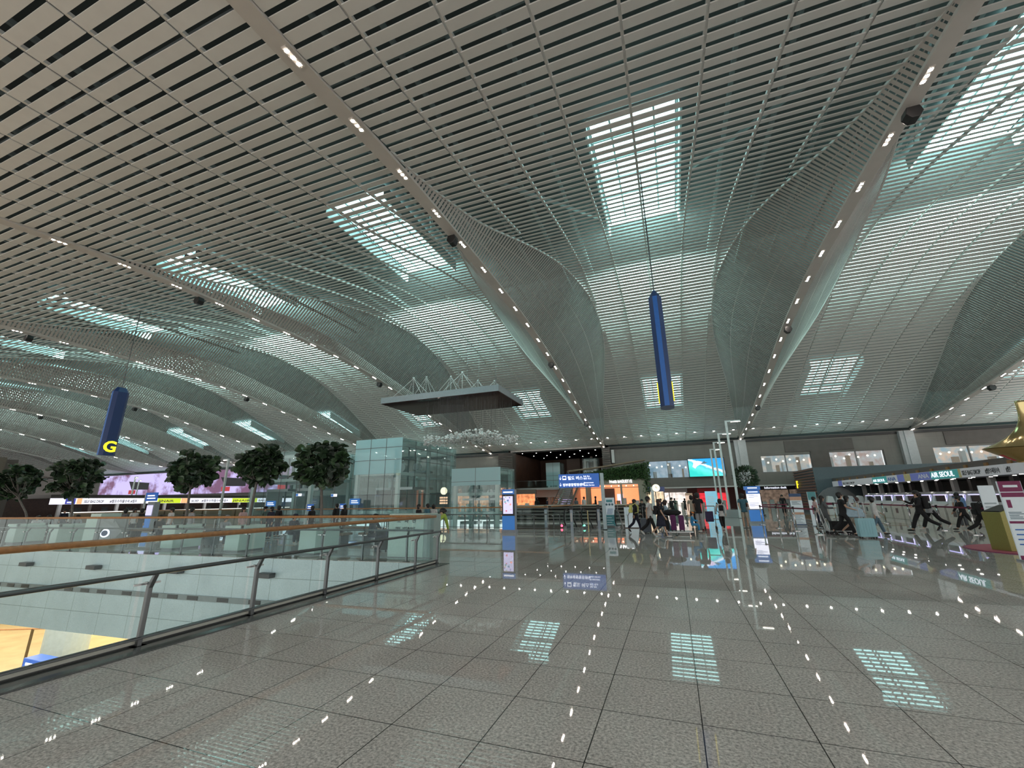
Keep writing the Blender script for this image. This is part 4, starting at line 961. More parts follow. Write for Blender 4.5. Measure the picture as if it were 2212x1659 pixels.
def seg(px0, px1, m_, txt=None, tm=None, size=.28):
    y0 = atX(px0, 1030, FX).y; y1 = atX(px1, 1030, FX).y
    MB().box(-.012, 0, min(y0, y1)-ya, max(y0, y1)-ya, zb+.01, za-.01).build('sign_section', m_, isl)
    if txt: text(txt, size, (-.016, max(y0, y1)-ya-.08, zb+.1), (PI/2, 0, -PI/2), tm, isl, bold=.004, sx=min(1.6, (abs(y1-y0)-.2)/(size*max(2.2, em(txt)))))
seg(1817, 1883, SBW, 'SELF BAG DROP', TXT, .2); seg(1883, 1915, SBT, 'AIR SEOUL', WHT, .22); seg(1915, 1938, SBW, 'ANA', NAVL, .3); seg(1938, 1953, SBV); seg(1953, 1967, SBY); seg(1967, 1982, SBV)
seg(1982, 2011, SBV, 'ANA', SBW, .3); seg(2011, 2073, SBT, 'AIR SEOUL', WHT, .34); seg(2073, 2079, SBY); seg(2079, 2128, SBW, 'SELF BAG DROP', TXT, .27); seg(2130, 2172, SBW, '#셀프수하물수속', TXT, .24); seg(2176, 2196, SBW, '#셀프', TXT, .24)
seg(1808, 1816, SBV)
for i in range(15): MB().box(.0, .12, L_-1.2-i*1.35, L_-1.0-i*1.35, za, za+.13).build('floodlight', mat('brass lamp', (.35, .2, .08), .4, .5), isl)
for i in range(14):
    y = 1.0+i*1.45; MB().box(1.6, 1.8, y, y+.25, 1.0, za).build('column', PAINT if i % 2 else mat('dark column', (.06, .055, .055), .5), isl)
    for x in (.6, 1.2): MB().lathe([(.06, 0), (.06, .015)], (x, y+.6, zb+.003), 10).build('soffit_light', mat('soffit lamp', (1, 1, 1), .4, emit=7, ecol=(1, .96, .9), var=0), isl)
pod0 = thing('bag_drop_machine', (0, 0, 0), 'x', 'machine', group='white self bag drop machines of island F')
WP = mat('glossy white shell', (.72, .73, .74), .18, var=.02); VIO = mat('violet light line', (.5, .45, 1), .4, emit=2.2, ecol=(.55, .5, 1), var=0)
MB().prism([(-.6, 0), (-.6, .82), (-.35, 1.0), (.9, 1.0), (.9, 0)], 'y', -.62, .62).build('body', mat('machine pale', (.64, .63, .58), .4), pod0, bevel=.02)
pod0_parts = pod0
m = MB()
for a, b in ((-.7, -.5), (.5, .7)): m.prism([(-.42, .98), (-.3, 1.42), (-.12, 1.52), (.55, 1.52), (.55, .98)], 'y', a, b)
m.prism([(-.34, 1.34), (-.3, 1.44), (-.12, 1.54), (.55, 1.54), (.55, 1.34)], 'y', -.6, .6); m.prism([(-.44, .92), (-.42, 1.06), (.5, 1.06), (.5, .92)], 'y', -.7, .7)
m.build('hood', WP, pod0, bevel=.02); MB().box(-.3, -.26, -.5, .5, 1.04, 1.36).build('dark_opening', BLACK, pod0)
m = MB().box(-.345, -.33, -.6, .6, 1.37, 1.385).box(-.4, -.385, -.62, -.58, 1.06, 1.38).build('light_line', VIO, pod0)
MB().box(-.62, -.6, -.12, .12, .35, .62).build('vent', DSTEEL, pod0)
for i in range(11):
    o = pod0 if i == 0 else copy_tree(pod0)
    y = 37.4-i*1.45; o.location = (FX+1.0, y, 0)
    o['label'] = 'white self bag drop machine with dark opening under the island F signs'
bl = thing('check_in_hall_block', (11.06, 42, 0), 'large blue grey box building with slatted brown side and yellow F behind the queue belts', 'building')
zt = atY(1755, 1010, 42).z
MB().box(0, 14, 0, 6.2, 0, zt).build('body', mat('blue grey panel', (.085, .115, .13), .5), bl)
m = MB(); 
for i in range(15): m.box(-.09, 0, .05, 6.1, .3+i*.23, .42+i*.23)
m.build('brown_slats', mat('brown slat', (.16, .085, .06), .5), bl)
m = MB(); mf_ = text('F', .9, (-.13, 5.3, zt-1.55), (PI/2, 0, -PI/2), YEL, bl, ext=.03, bold=.03)
ar = thing('lounge_seat', (10.9, 38.6, 0), 'row of rounded white high-backed seats before the grey arch', 'seat')
for i in range(4): MB().prism([(-.25, 0), (.25, 0), (.28, .9), (.18, 1.35), (-.12, 1.4), (-.24, .9)], 'y', 0, .4).build('backrest', WP, ar, bevel=.04).location.x = i*.62
arch = thing('grey_arch', (12.0, 40.8, 0), 'low grey rounded arch panel at the end of island F', 'panel')
MB().prism([(1.6*math.cos(a*PI/12), 2.1*math.sin(a*PI/12)) for a in range(13)], 'y', 0, .3).build('arch_panel', mat('arch grey', (.2, .2, .21), .5), arch)
# G island at left
GX = -45.0
gz1 = atX(500, 1076, GX).z; gz0 = atX(500, 1085.5, GX).z; gy0 = atX(108, 1083, GX).y; gy1 = atX(640, 1083, GX).y
gi = thing('checkin_canopy', (GX, gy0, 0), 'long check-in canopy of island G with white, yellow green and violet signs, far left', 'canopy')
MB().box(-3.5, -.06, 0, gy1-gy0, gz1, gz1+.28).build('canopy_roof', mat('canopy dark', (.05, .045, .04), .5), gi); MB().box(-.06, 0, 0, gy1-gy0, gz0, gz1).build('fascia_board', mat('lit fascia white', (.8, .8, .84), .5, emit=.9, ecol=(.85, .83, .95), var=0), gi)
LW = MATS['lit fascia white']; YG = mat('yellow green sign', (.5, .6, .03), .5, emit=.75, ecol=(.62, .78, .03), var=0); BV = mat('violet blue sign', (.05, .06, .3), .5, emit=.5, ecol=(.09, .1, .55), var=0); OR2 = mat('orange sign', (.9, .45, .2), .5, emit=.7, ecol=(1, .5, .25), var=.2)
def gseg(px0, px1, m_, txt=None, tm=TXT, size=.3):
    y0 = atX(px0, 1083, GX).y-gy0; y1 = atX(px1, 1083, GX).y-gy0
    MB().box(0, .012, y0, y1, gz0+.01, gz1-.01).build('sign_section', m_, gi)
    if txt: text(txt, size, (.016, y0+.1, gz0+.1), (PI/2, 0, PI/2), tm, gi, bold=.004, sx=(y1-y0-.3)/(size*em(txt)))
gseg(108, 140, LW); gseg(141, 163, BV, '■■■', WHT, .12); gseg(166, 177, OR2); gseg(178, 232, LW, 'SELF BAG DROP'); gseg(234, 305, LW, '#셀프수하물수속 #셀프'); gseg(340, 390, YG, 'JINAIR', mat('purple lettering', (.2, .03, .2), .5)); gseg(391, 409, OR2)
gseg(411, 432, LW, 'BAG DROP'); gseg(433, 500, LW, '#셀프수하물수속 #셀프'); gseg(501, 555, YG, 'JINAIR', MATS['purple lettering']); gseg(556, 575, LW, 'BAG')
for i in range(12):
    y = 1+i*1.9; MB().box(-1.2, -1.0, y, y+.2, 0, gz0).build('column', DSTONE if i % 2 else PAINT, gi)
MB().box(-3.6, -3.4, -4, gy1-gy0, 0, gz1).build('back_wall', mat('dark brown wall', (.06, .03, .02), .5, var=.2), gi)
g0 = thing('checkin_counter', (0, 0, 0), 'x', 'counter', group='white check-in counters of island G')
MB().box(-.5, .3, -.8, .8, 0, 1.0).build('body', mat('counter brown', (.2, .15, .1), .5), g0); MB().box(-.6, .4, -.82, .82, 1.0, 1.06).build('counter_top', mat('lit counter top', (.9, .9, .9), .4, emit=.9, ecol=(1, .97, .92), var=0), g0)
MB().box(-.1, .0, -.3, .1, 1.06, 1.4).build('monitor', BLACK, g0)
for i in range(12):
    o = g0 if i == 0 else copy_tree(g0); o.location = (GX-.2, gy0+2+i*1.75, 0); o['label'] = 'white lit check-in counter under the island G signs at the far left'
BRW = mat('brown pier', (.13, .115, .09), .5)
struct(MB().box(-46.5, -46, 12, 13.6, 0, 5).build('pillar', mat('grey panel wall', (.18, .19, .19), .5))); struct(MB().box(-45.6, -45.2, 15.3, 15.8, 0, 5).build('pillar', BRW))
struct(MB().box(-47, -46.8, 13.6, 17, 0, 5).build('wall_left', mat('brown grey panel', (.1, .085, .075), .5)))
struct(MB().box(-48, -47, 2, 12, 0, 5).build('wall_left_far', mat('greenish dark glass wall', (.05, .085, .075), .2)))
# small signs at the left
for (px, py0, py1, Y, w_, nm, m_) in ((330, 1064, 1082, 21, 1.3, 'blue direction sign on a pale post in front of the island G signs', BLU2), (586, 1082, 1094, 24.0, .9, 'small blue sign left of the lift shaft behind the trees', KB), (767, 1077, 1090, 26.9, .9, 'small blue sign at the lower left corner of the tall glass lift shaft', KB), (671, 1089, 1103, 24.5, .55, 'dark blue notice between the tree trunks, left one', BLU2), (741, 1088, 1102, 26, .5, 'dark blue notice right of the last tree trunk', BLU2)):
    a = atY(px, py0, Y); b = atY(px, py1, Y)
    t = thing('small_sign', (a.x, Y, 0), nm, 'sign'); MB().box(-w_/2, w_/2, -.04, .04, b.z, a.z).build('sign_panel', m_, t); MB().box(-w_/2-.1, -w_/2, -.05, .05, 0, a.z).build('post', LPM, t)
    MB().box(-w_*.35, w_*.3, -.046, -.04, b.z+(a.z-b.z)*.55, b.z+(a.z-b.z)*.7).box(-w_*.35, w_*.4, -.046, -.04, b.z+(a.z-b.z)*.25, b.z+(a.z-b.z)*.38).build('lettering', WHT, t)
t = thing('information_kiosk', (0, 0, 0), 'slim grey kiosk with white screen at the far left, under the island G signs', 'kiosk'); a = atY(327, 1084, 17); t.location = (a.x, 17, 0)
MB().box(-.3, .35, 0, .3, 0, a.z).build('body', KG, t); MB().box(-.3, .25, -.02, 0, .9, a.z-.2).build('screen', LIL, t); MB().box(-.3, .25, -.02, 0, .1, .85).build('lower_panel', KB, t)
for px in (198, 202): pass
for (px, nm) in ((865-0, 'left'), (720, 'right')): pass
for i, (px, py) in enumerate(((647, 1069), (723, 1070))):
    a = atY(px, py, 24.6); t = thing('lit_sign', (a.x, 24.5, a.z), 'small pale lit sign inside the lift lobby, '+('left' if i == 0 else 'right')+' of the nearest tree trunk', 'sign'); MB().box(-.25, .25, 0, .06, -.09, .09).build('sign_panel', SCW, t); MB().box(-.25, -.02, -.01, 0, -.08, .08).build('picture', KB, t); MB().box(-.02, .02, .02, .05, .09, 1.0).build('hanger', DSTEEL, t)

# ------------------------------------------------------------------ queue barriers
CHR = mat('chrome', (.6, .6, .6), .15, 1.0); BELT = mat('plum belt', (.18, .015, .05), .6)
st0 = thing('queue_post', (0, 0, 0), 'x', 'barrier post')
MB().tube([(0, 0, .02), (0, 0, .98)], .03, 10).build('pole', CHR, st0, smooth=True); MB().lathe([(.18, 0), (.18, .02), (.05, .05)], n=18).build('base', CHR, st0, smooth=False); MB().tube([(0, 0, .9), (0, 0, 1.0)], .042, 10).build('head', BLACK, st0)
posts = []
def queue(pts, label, grp, group_belt):
    global posts
    prev = None
    for i, (x, y) in enumerate(pts):
        o = st0 if not posts else copy_tree(st0); posts.append(o); o.location = (x, y, 0); o['label'] = label; o['group'] = grp
        if prev:
            a = Vector((prev[0], prev[1], .93)); b = Vector((x, y, .93)); m = MB(); n = (b-a).normalized().cross(Vector((0, 0, 1)))*.004
            m.hexa([a-n-Vector((0, 0, .03)), b-n-Vector((0, 0, .03)), b+n-Vector((0, 0, .03)), a+n-Vector((0, 0, .03)), a-n+Vector((0, 0, .03)), b-n+Vector((0, 0, .03)), b+n+Vector((0, 0, .03)), a+n+Vector((0, 0, .03))])
            bo = m.build('queue_belt', BELT); tag(bo, 'plum coloured queue belt '+group_belt, 'belt', 'plum belts '+group_belt)
        prev = (x, y)
def fp(px, py): q = onfloor(px, py); return (q.x, q.y)
queue([fp(1648, 1134), fp(1684, 1141), fp(1722, 1147), fp(1771, 1155)], 'chrome queue post near the white banner with the orange band', 'queue posts near the orange banded banner', 'near the white banner with the orange band')
queue([(9.9, 36.5), (10.0, 33.6), (10.1, 30.8), (10.1, 28.0), (10.1, 25.4), (10.05, 22.9), (9.95, 20.6), (9.8, 18.4)], 'chrome queue post in the long line before the bag drop machines', 'queue posts before the bag drop machines', 'before the bag drop machines')
queue([(7.2, 33), (7.6, 30.2), (8.6, 30.2), (8.8, 33), (9.4, 33)], 'chrome queue post in the zigzag lane behind the orange banded banner', 'queue posts of the zigzag lane', 'in the zigzag lane')
queue([(4.9, 31), (5.9, 31.2), (6.6, 31.6)], 'chrome queue post of the lane right of the lit white kiosk', 'queue posts right of the lit kiosk', 'right of the lit white kiosk')
queue([(10.7, 20.2), (10.5, 17.5)], 'chrome queue post near the gold pedestal', 'queue posts near the gold pedestal', 'near the gold pedestal')
struct(MB().box(8.0, 10.9, 26.0, 40.0, .0, .006).build('floor_tan', mat('tan glossy floor', (.34, .22, .12), .12, var=.2)))

# ------------------------------------------------------------------ gold pedestal, plum mat, sculpture
matx = thing('round_mat', (8.9, 15.35, 0), 'flat round pink red mat under the gold pedestal', 'mat')
MB().lathe([(1.62, 0.001), (1.62, .02), (1.58, .024)], n=64).build('disc', mat('rose mat', (.42, .10, .14), .7), matx); MB().lathe([(1.68, 0.0), (1.68, .014)], n=64).build('edge', BMAG, matx)
GOLD = mat('matt gold', (.30, .28, .085), .42, .35, var=.06, scale=40)
gp = thing('gold_pedestal', (7.95, 15.15, .024), 'olive gold box pedestal with dark slanted touch screen at the right', 'pedestal', rz=.30)
MB().hexa([(-.28, -.24, 0), (.22, -.24, 0), (.22, .24, 0), (-.28, .24, 0), (-.28, -.24, .93), (.22, -.24, 1.1), (.22, .24, 1.1), (-.28, .24, .93)]).build('body', GOLD, gp, bevel=.008)
MB().hexa([(-.25, -.2, .94), (.18, -.2, 1.086), (.18, .2, 1.086), (-.25, .2, .94), (-.25, -.2, .965), (.18, -.2, 1.111), (.18, .2, 1.111), (-.25, .2, .965)]).build('touch_screen', BLACK, gp)
gs = thing('gold_sculpture', (0, 0, 0), 'shiny gold flared sculpture with a pointed tip and red underside at the right edge', 'sculpture')
Yg = 11.0; tip = atY(2121, 968, Yg); cen = atY(2238, 968, Yg+.2); topz = atY(2208, 862, Yg).z
gs.location = (cen.x, cen.y, tip.z)
R_ = cen.x-tip.x-.22; Hs = topz-tip.z
def star(t, z): return 1.0
m = MB(); N1 = 96; rings = []
K = 22
for k in range(K+1):
    u = k/K; rr = .10+(1-.10)*(1-u)**3.4; z = Hs*1.0*u
    ring = []
    for j in range(N1):
        t = 2*PI*j/N1; c = abs(math.cos(1.5*(t-PI))); pw = c**3.0
        q = (R_+.1)*((1-.48*(1-u)**1.2)*rr+.48*(1-u)**1.2*rr*pw); ring.append((q*math.cos(t), q*math.sin(t), z+ .05*(1-u)**6*(pw)*0))
    rings.append(ring)
i0 = len(m.v)
for r in rings: m.v += r
for k in range(K):
    for j in range(N1): a = i0+k*N1+j; b = i0+k*N1+(j+1) % N1; m.f.append((a, b, b+N1, a+N1)); m.mi.append(0)
m.f.append(tuple(i0+K*N1+j for j in range(N1))); m.mi.append(0)
SHG = mat('shiny gold', (.62, .52, .26), .14, .95, var=.04)
m.build('flared_body', SHG, gs, smooth=True)
m = MB(); i0 = 0
for k in range(10):
    u = k/9; ring = []
    for j in range(N1):
        t = 2*PI*j/N1; pw = abs(math.cos(1.5*(t-PI)))**3; q = (R_+.1)*((.52)+(.48)*pw)*(1-.6*u); m.v.append((q*math.cos(t), q*math.sin(t), -.01-.28*u))
for k in range(9):
    for j in range(N1): a = k*N1+j; b = k*N1+(j+1) % N1; m.f.append((a, a+N1, b+N1, b)); m.mi.append(1 if .25*N1 < 0 else (1 if 3 < k < 8 and (j*3) % N1 < N1*.55 else 0))
m.f.append(tuple(9*N1+j for j in range(N1))); m.mi.append(0)
m.build('underside', [mat('bronze underside', (.35, .24, .1), .3, .8), mat('red lacquer', (.45, .02, .03), .25)], gs, smooth=True)
MB().tube([(0, 0, -.28), (0, 0, -tip.z+.0)], .07, 12).build('stand', GOLD, gs)
MB().lathe([(.5, -tip.z), (.5, -tip.z+.03)], n=32).build('foot', GOLD, gs)

# ------------------------------------------------------------------ people
SKIN = mat('skin', (.50, .31, .22), .5, var=.03); HAIRM = mat('black hair', (.008, .007, .007), .4, var=.2); HAIRB = mat('dark brown hair', (.03, .012, .009), .4, var=.2)
CL = {}
def cloth(n, c): return mat('cloth '+n, c, .8, var=.10, scale=14)
C_BLK = cloth('black', (.010, .010, .012)); C_WHT = cloth('white', (.62, .62, .62)); C_NAV = cloth('navy', (.012, .015, .035)); C_GRY = cloth('grey', (.12, .13, .14)); C_LGR = cloth('light grey', (.35, .36, .38)); C_LBL = cloth('pale blue', (.38, .52, .62))
C_BLU = cloth('steel blue', (.05, .14, .19)); C_JEAN = cloth('denim', (.09, .16, .22)); C_KHA = cloth('khaki', (.42, .38, .31)); C_YEL = cloth('pale yellow', (.72, .70, .22)); C_PNK = cloth('pink', (.6, .4, .4)); C_GRN = cloth('green grey', (.09, .14, .12)); C_LIME = cloth('lime', (.35, .5, .08)); C_SBL = cloth('sky blue', (.05, .28, .55)); C_ORG = cloth('orange', (.7, .22, .05)); C_BEI = cloth('beige', (.35, .30, .24))
SH_B = mat('dark shoe', (.012, .012, .012), .5); SH_W = mat('white shoe', (.6, .6, .58), .5)
def skinmesh(name, verts, edges, radii, m, parent, sub=1):
    me = bpy.data.meshes.new(name); me.from_pydata([tuple(v) for v in verts], edges, []); me.materials.append(m)
    o = bpy.data.objects.new(name, me); COL.objects.link(o); o.parent = parent
    s = o.modifiers.new('skin', 'SKIN'); s.use_smooth_shade = True; s.branch_smoothing = .3
    lay = me.skin_vertices[0].data
    for i, r in enumerate(radii): lay[i].radius = (r, r) if not isinstance(r, tuple) else r
    lay[0].use_root = True
    q = o.modifiers.new('sub', 'SUBSURF'); q.levels = sub; q.render_levels = sub
    return o
def person(label, loc, face, h=1.7, pose='stand', top=C_BLK, bottom=C_BLK, sleeve='short', hair='short', shoe=SH_B, skirt=None, legs_bare=False, lean=0., arms=None, phase=1, bare_to=None, cap=None, hairm=HAIRM, name='person', bag=None, group=None):
    """face: heading angle; 0 looks towards -Y (towards the camera), PI/2 looks to +X"""
    t = thing(name, loc, label, 'person', face, group)      # local: faces -Y
    k = h/1.72; sc = lambda v: Vector(v)*k
    sit = pose == 'sit'; pz = .47 if sit else .93
    V = {}
    rl = Matrix.Rotation(lean, 3, 'X')                     # lean forward (towards -Y)
    P0 = Vector((0, 0, pz))
    def up(v): return P0+rl @ Vector(v)
    V['pel'] = P0; V['spi'] = up((0, 0, .2)); V['che'] = up((0, 0, .40)); V['nek'] = up((0, -.005, .56)); V['hd0'] = up((0, -.015, .64)); V['hd1'] = up((0, -.02, .73))
    for s, n in ((-1, 'L'), (1, 'R')):
        V['sh'+n] = up((s*.175, 0, .49)); V['hip'+n] = P0+Vector((s*.085, 0, -.03))
    sw = {'stand': (.03, -.03), 'walk': (.36, -.30), 'stride': (.5, -.45), 'sit': (0, 0)}[pose]
    for i, (s, n) in enumerate(((-1, 'L'), (1, 'R'))):
        a = sw[i] if phase > 0 else sw[1-i]
        hip = V['hip'+n]
        if sit: kn = hip+Vector((s*.05, -.42, .0)); an = kn+Vector((0, .02, -.40))
        else:
            kn = hip+Vector((s*.01, -math.sin(a)*.42, -math.cos(a)*.42)); b = a-(.15 if a > 0 else .55) if pose in ('walk', 'stride') else a
            an = kn+Vector((0, -math.sin(b)*.42, -math.cos(b)*.42))
        V['kn'+n] = kn; V['an'+n] = an; V['to'+n] = an+Vector((0, -.15, -.03 if not (b < -.3 if not sit else False) else -.12))
    arms = arms or {'stand': ((.05, .1), (.05, .1)), 'walk': ((-.35, .3), (.4, .4)), 'stride': ((-.5, .4), (.55, .5)), 'sit': ((.4, 1.1), (.4, 1.1))}[pose]
    fing = []
    for (s, n), (a, e) in zip(((-1, 'L'), (1, 'R')), arms):
        sh = V['sh'+n]; a += lean*.3
        el = sh+Vector((s*.05, -math.sin(a)*.28, -math.cos(a)*.28)); d = Vector((-s*.02*(1 if e < 1 else 3), -math.sin(a+e), -math.cos(a+e))).normalized()
        wr = el+d*.25; V['el'+n] = el; V['wr'+n] = wr; V['ha'+n] = wr+d*.08
        side = Vector((0, 1, 0)).cross(d) if abs(d.y) < .8 else Vector((1, 0, 0)); side = side.normalized(); crv = Vector((-s, 0, 0))*.015
        for f in range(4):
            b0 = V['ha'+n]+Vector((0, (f-1.5)*.02, 0)) if abs(d.z) > .7 else V['ha'+n]+Vector(((f-1.5)*.02, 0, 0))
            fing.append((n, b0+d*.012, b0+d*(.05, .06, .058, .045)[f]+crv*.6, b0+d*(.075, .09, .085, .065)[f]+crv*1.6))
        tb = wr+d*.03+Vector((0, -.03, 0)) if abs(d.z) > .7 else wr+d*.03+Vector((-s*.03, 0, 0))
        fing.append((n, tb, tb+d*.03+(tb-wr)*.25, tb+d*.055+(tb-wr)*.2))
    # shift so the lower foot rests on the ground
    if not sit:
        zmin = min(V['toL'].z, V['toR'].z, V['anL'].z-.06, V['anR'].z-.06); dz = -zmin+.03
        for n in V: V[n] = V[n]+Vector((0, 0, dz))
        fing = [(n, a+Vector((0, 0, dz)), b+Vector((0, 0, dz)), c+Vector((0, 0, dz))) for n, a, b, c in fing]
    names = ['pel', 'spi', 'che', 'nek', 'hd0', 'hd1', 'shL', 'shR', 'elL', 'elR', 'wrL', 'wrR', 'haL', 'haR', 'hipL', 'hipR', 'knL', 'knR', 'anL', 'anR', 'toL', 'toR']
    rad = dict(pel=.092, spi=.088, che=.105, nek=.05, hd0=.082, hd1=.09, shL=.048, shR=.048, elL=.038, elR=.04, wrL=.026, wrR=.026, haL=.032, haR=.032, hipL=.062, hipR=.062, knL=.05, knR=.052, anL=.036, anR=.036, toL=.03, toR=.03)
    idx = {n: i for i, n in enumerate(names)}
    E = [('pel', 'spi'), ('spi', 'che'), ('che', 'nek'), ('nek', 'hd0'), ('hd0', 'hd1'), ('che', 'shL'), ('che', 'shR'), ('shL', 'elL'), ('shR', 'elR'), ('elL', 'wrL'), ('elR', 'wrR'), ('wrL', 'haL'), ('wrR', 'haR'), ('pel', 'hipL'), ('pel', 'hipR'), ('hipL', 'knL'), ('hipR', 'knR'), ('knL', 'anL'), ('knR', 'anR'), ('anL', 'toL'), ('anR', 'toR')]
    vs = [V[n]*k for n in names]; es = [(idx[a], idx[b]) for a, b in E]; rs = [rad[n]*k for n in names]
    for n, a, b, c in fing:
        i = len(vs); vs += [a*k, b*k, c*k]; rs += [.009*k, .009*k, .007*k]; es += [(idx['ha'+n], i), (i, i+1), (i+1, i+2)]
    nose = V['hd0']+rl @ Vector((0, -.098, .03)); i = len(vs)
    skinmesh('body', vs, es, rs, SKIN, t)
    # nose, ears, eyes, mouth
    fm = MB(); hc = (V['hd0']*.4+V['hd1']*.6)*k
    def fpnt(x, y, z): return hc+(rl @ Vector((x, y, z)))*k
    fm.ell(fpnt(0, -.098, -.02), .013*k, .02*k, .022*k, 6, 5); fm.build('nose', SKIN, t, smooth=True)
    for s in (-1, 1):
        MB().ell(fpnt(s*.088, 0, -.01), .012*k, .02*k, .03*k, 6, 5).build('ear', SKIN, t, smooth=True)
        MB().ell(fpnt(s*.034, -.085, .01), .009*k, .008*k, .006*k, 6, 5).build('eye', BLACK, t, smooth=True)
    MB().ell(fpnt(0, -.082, -.062), .024*k, .008*k, .007*k, 6, 5).build('mouth', mat('lips', (.35, .13, .11), .5), t, smooth=True)
    # shirt
    sn = ['pel', 'spi', 'che', 'shL', 'shR']; se = [('pel', 'spi'), ('spi', 'che'), ('che', 'shL'), ('che', 'shR')]
    sv = {n: V[n] for n in sn}; sr = dict(pel=.145, spi=.13, che=.145, shL=.078, shR=.078)
    sv['nk'] = V['che'].lerp(V['nek'], .72); sr['nk'] = .068; se.append(('che', 'nk')); sn.append('nk')
    for n in 'LR':
        if sleeve == 'short': sv['e'+n] = V['sh'+n].lerp(V['el'+n], .7); sr['e'+n] = .066; se.append(('sh'+n, 'e'+n)); sn.append('e'+n)
        elif sleeve == 'long':
            sv['e'+n] = V['el'+n]; sv['w'+n] = V['wr'+n]; sr['e'+n] = .058; sr['w'+n] = .042; se += [('sh'+n, 'e'+n), ('e'+n, 'w'+n)]; sn += ['e'+n, 'w'+n]
    if not sit: sv['hem'] = V['pel']+Vector((0, 0, -.10)); sr['hem'] = .152; se.append(('pel', 'hem')); sn.append('hem')
    ii = {n: i for i, n in enumerate(sn)}
    skinmesh('shirt', [sv[n]*k for n in sn], [(ii[a], ii[b]) for a, b in se], [sr[n]*k for n in sn], top, t)
    if skirt:
        lo = skirt; hip = V['pel']
        m = MB(); prof = [(.15, .06), (.17, -.08), (.20, -.28), (.24, lo)]
        m.lathe([(r*k, z*k) for r, z in reversed(prof)], tuple(hip*k), 18); m.build('skirt', bottom, t, smooth=True)
    else:
        bt = bare_to                                       # fraction of the shin covered
        sn = ['pel', 'hipL', 'hipR', 'knL', 'knR']; se = [('pel', 'hipL'), ('pel', 'hipR'), ('hipL', 'knL'), ('hipR', 'knR')]; pv = {n: V[n] for n in sn}; pr = dict(pel=.135, hipL=.108, hipR=.108, knL=.08, knR=.08); pv['wst'] = V['pel'].lerp(V['spi'], .5); pr['wst'] = .118; se.append(('pel', 'wst')); sn.append('wst')
        if bt is None:
            for n in 'LR': pv['an'+n] = V['an'+n]+Vector((0, 0, .02)); pr['an'+n] = .072; sn.append('an'+n); se.append(('kn'+n, 'an'+n))
        ii = {n: i for i, n in enumerate(sn)}
        skinmesh('trousers' if bt is None else 'shorts', [pv[n]*k for n in sn], [(ii[a], ii[b]) for a, b in se], [pr[n]*k for n in sn], bottom, t)
    for n in 'LR':
        a = V['an'+n]*k; b = V['to'+n]*k; m = MB(); d = (b-a).normalized(); c = a.lerp(b, .55)+Vector((0, 0, -.012*k)); m.ell((0, 0, 0), .048*k, .135*k, .042*k, 10, 6)
        o = m.build('shoe', shoe, t, smooth=True); o.location = c; o.rotation_euler = (math.atan2(-d.z, -d.y) if d.z < -.4 else 0, 0, 0)
        if d.z < -.4: o.rotation_euler = (.9, 0, 0)
    # hair
    m = MB(); c = hc
    H_ = [(c+(rl @ Vector((0, .03, .03)))*k, (.114, .118, .108)), (c+(rl @ Vector((0, .05, -.02)))*k, (.110, .078, .115))]
    if hair == 'long': H_ += [(c+(rl @ Vector((0, .055, -.12)))*k, (.10, .065, .20)), (c+(rl @ Vector((0, .075, -.25)))*k, (.095, .05, .16))]
    if hair == 'bob': H_ += [(c+(rl @ Vector((0, .03, -.05)))*k, (.115, .09, .12))]
    for c_, r_ in H_: m.ell(c_, r_[0]*k, r_[1]*k, r_[2]*k, 12, 8)
    m.build('hair', hairm, t, smooth=True)
    if cap:
        m = MB(); m.ell(c+(rl @ Vector((0, 0, .065)))*k, .115*k, .125*k, .075*k, 12, 6); m.ell(c+(rl @ Vector((0, -.11, .05)))*k, .07*k, .08*k, .012*k, 10, 4); m.build('cap', cap, t, smooth=True)
    t['_k'] = k; t['_che'] = tuple(V['che']*k)
    return t
def backpack(p, label, col, size=1.0, name='backpack', off=.2):
    k = p['_k']; c = Vector(p['_che']); M_ = Matrix.Rotation(p.rotation_euler.z, 3, 'Z')
    loc = p.location+M_ @ (c+Vector((0, off*k, -.08*k)))
    t = thing(name, tuple(loc), label, 'bag', p.rotation_euler.z)
    MB().box(-.15*size, .15*size, -.07*size, .09*size, -.22*size, .2*size).build('body', col, t, bevel=.05*size); MB().box(-.11*size, .11*size, .09*size, .14*size, -.2*size, -.02*size).build('front_pocket', col, t, bevel=.02)
    for s in (-1, 1): MB().tube([(s*.11, -.06, .16), (s*.13, -.16, .22), (s*.14, -.3, .1), (s*.13, -.28, -.15), (s*.11, -.08, -.2)], .016, 6).build('strap', col, t)
    return t
def suitcase(x, y, rz, w, d, h, col, label, handle=.35, z=0):
    t = thing('suitcase', (x, y, z), label, 'suitcase', rz)
    MB().box(-w/2, w/2, -d/2, d/2, .05, h).build('shell', col, t, bevel=.03)
    m = MB()
    for i in range(5): m.box(-w/2+w*(i+.6)/6.2, -w/2+w*(i+.9)/6.2, -d/2-.006, -d/2, .12, h-.08)
    m.build('ribs', col, t)
    for sx in (-1, 1):
        for sy in (-1, 1): MB().tube([(sx*w*.4-.015, sy*d*.35, .03), (sx*w*.4+.015, sy*d*.35, .03)], .03, 10).build('wheel', BLACK, t)
    if handle: MB().tube([(-w*.2, d*.3, h), (-w*.2, d*.3, h+handle), (w*.2, d*.3, h+handle), (w*.2, d*.3, h)], .012, 6).build('handle', STEEL, t)
    return t
def pf(px, py, head, y=None):
    """floor position under a pixel and the height that reaches the head pixel"""
    if y is None: q = onfloor(px, py)
    else: d = ray(px, py); q = Vector((d.x/d.y*y, y, 0))
    hz = atY(px, head, q.y).z
    return (q.x, q.y, 0), max(1.35, min(1.9, hz))
R_FACE = PI/2; L_FACE = -PI/2; BACK = PI; FRONT = 0.0
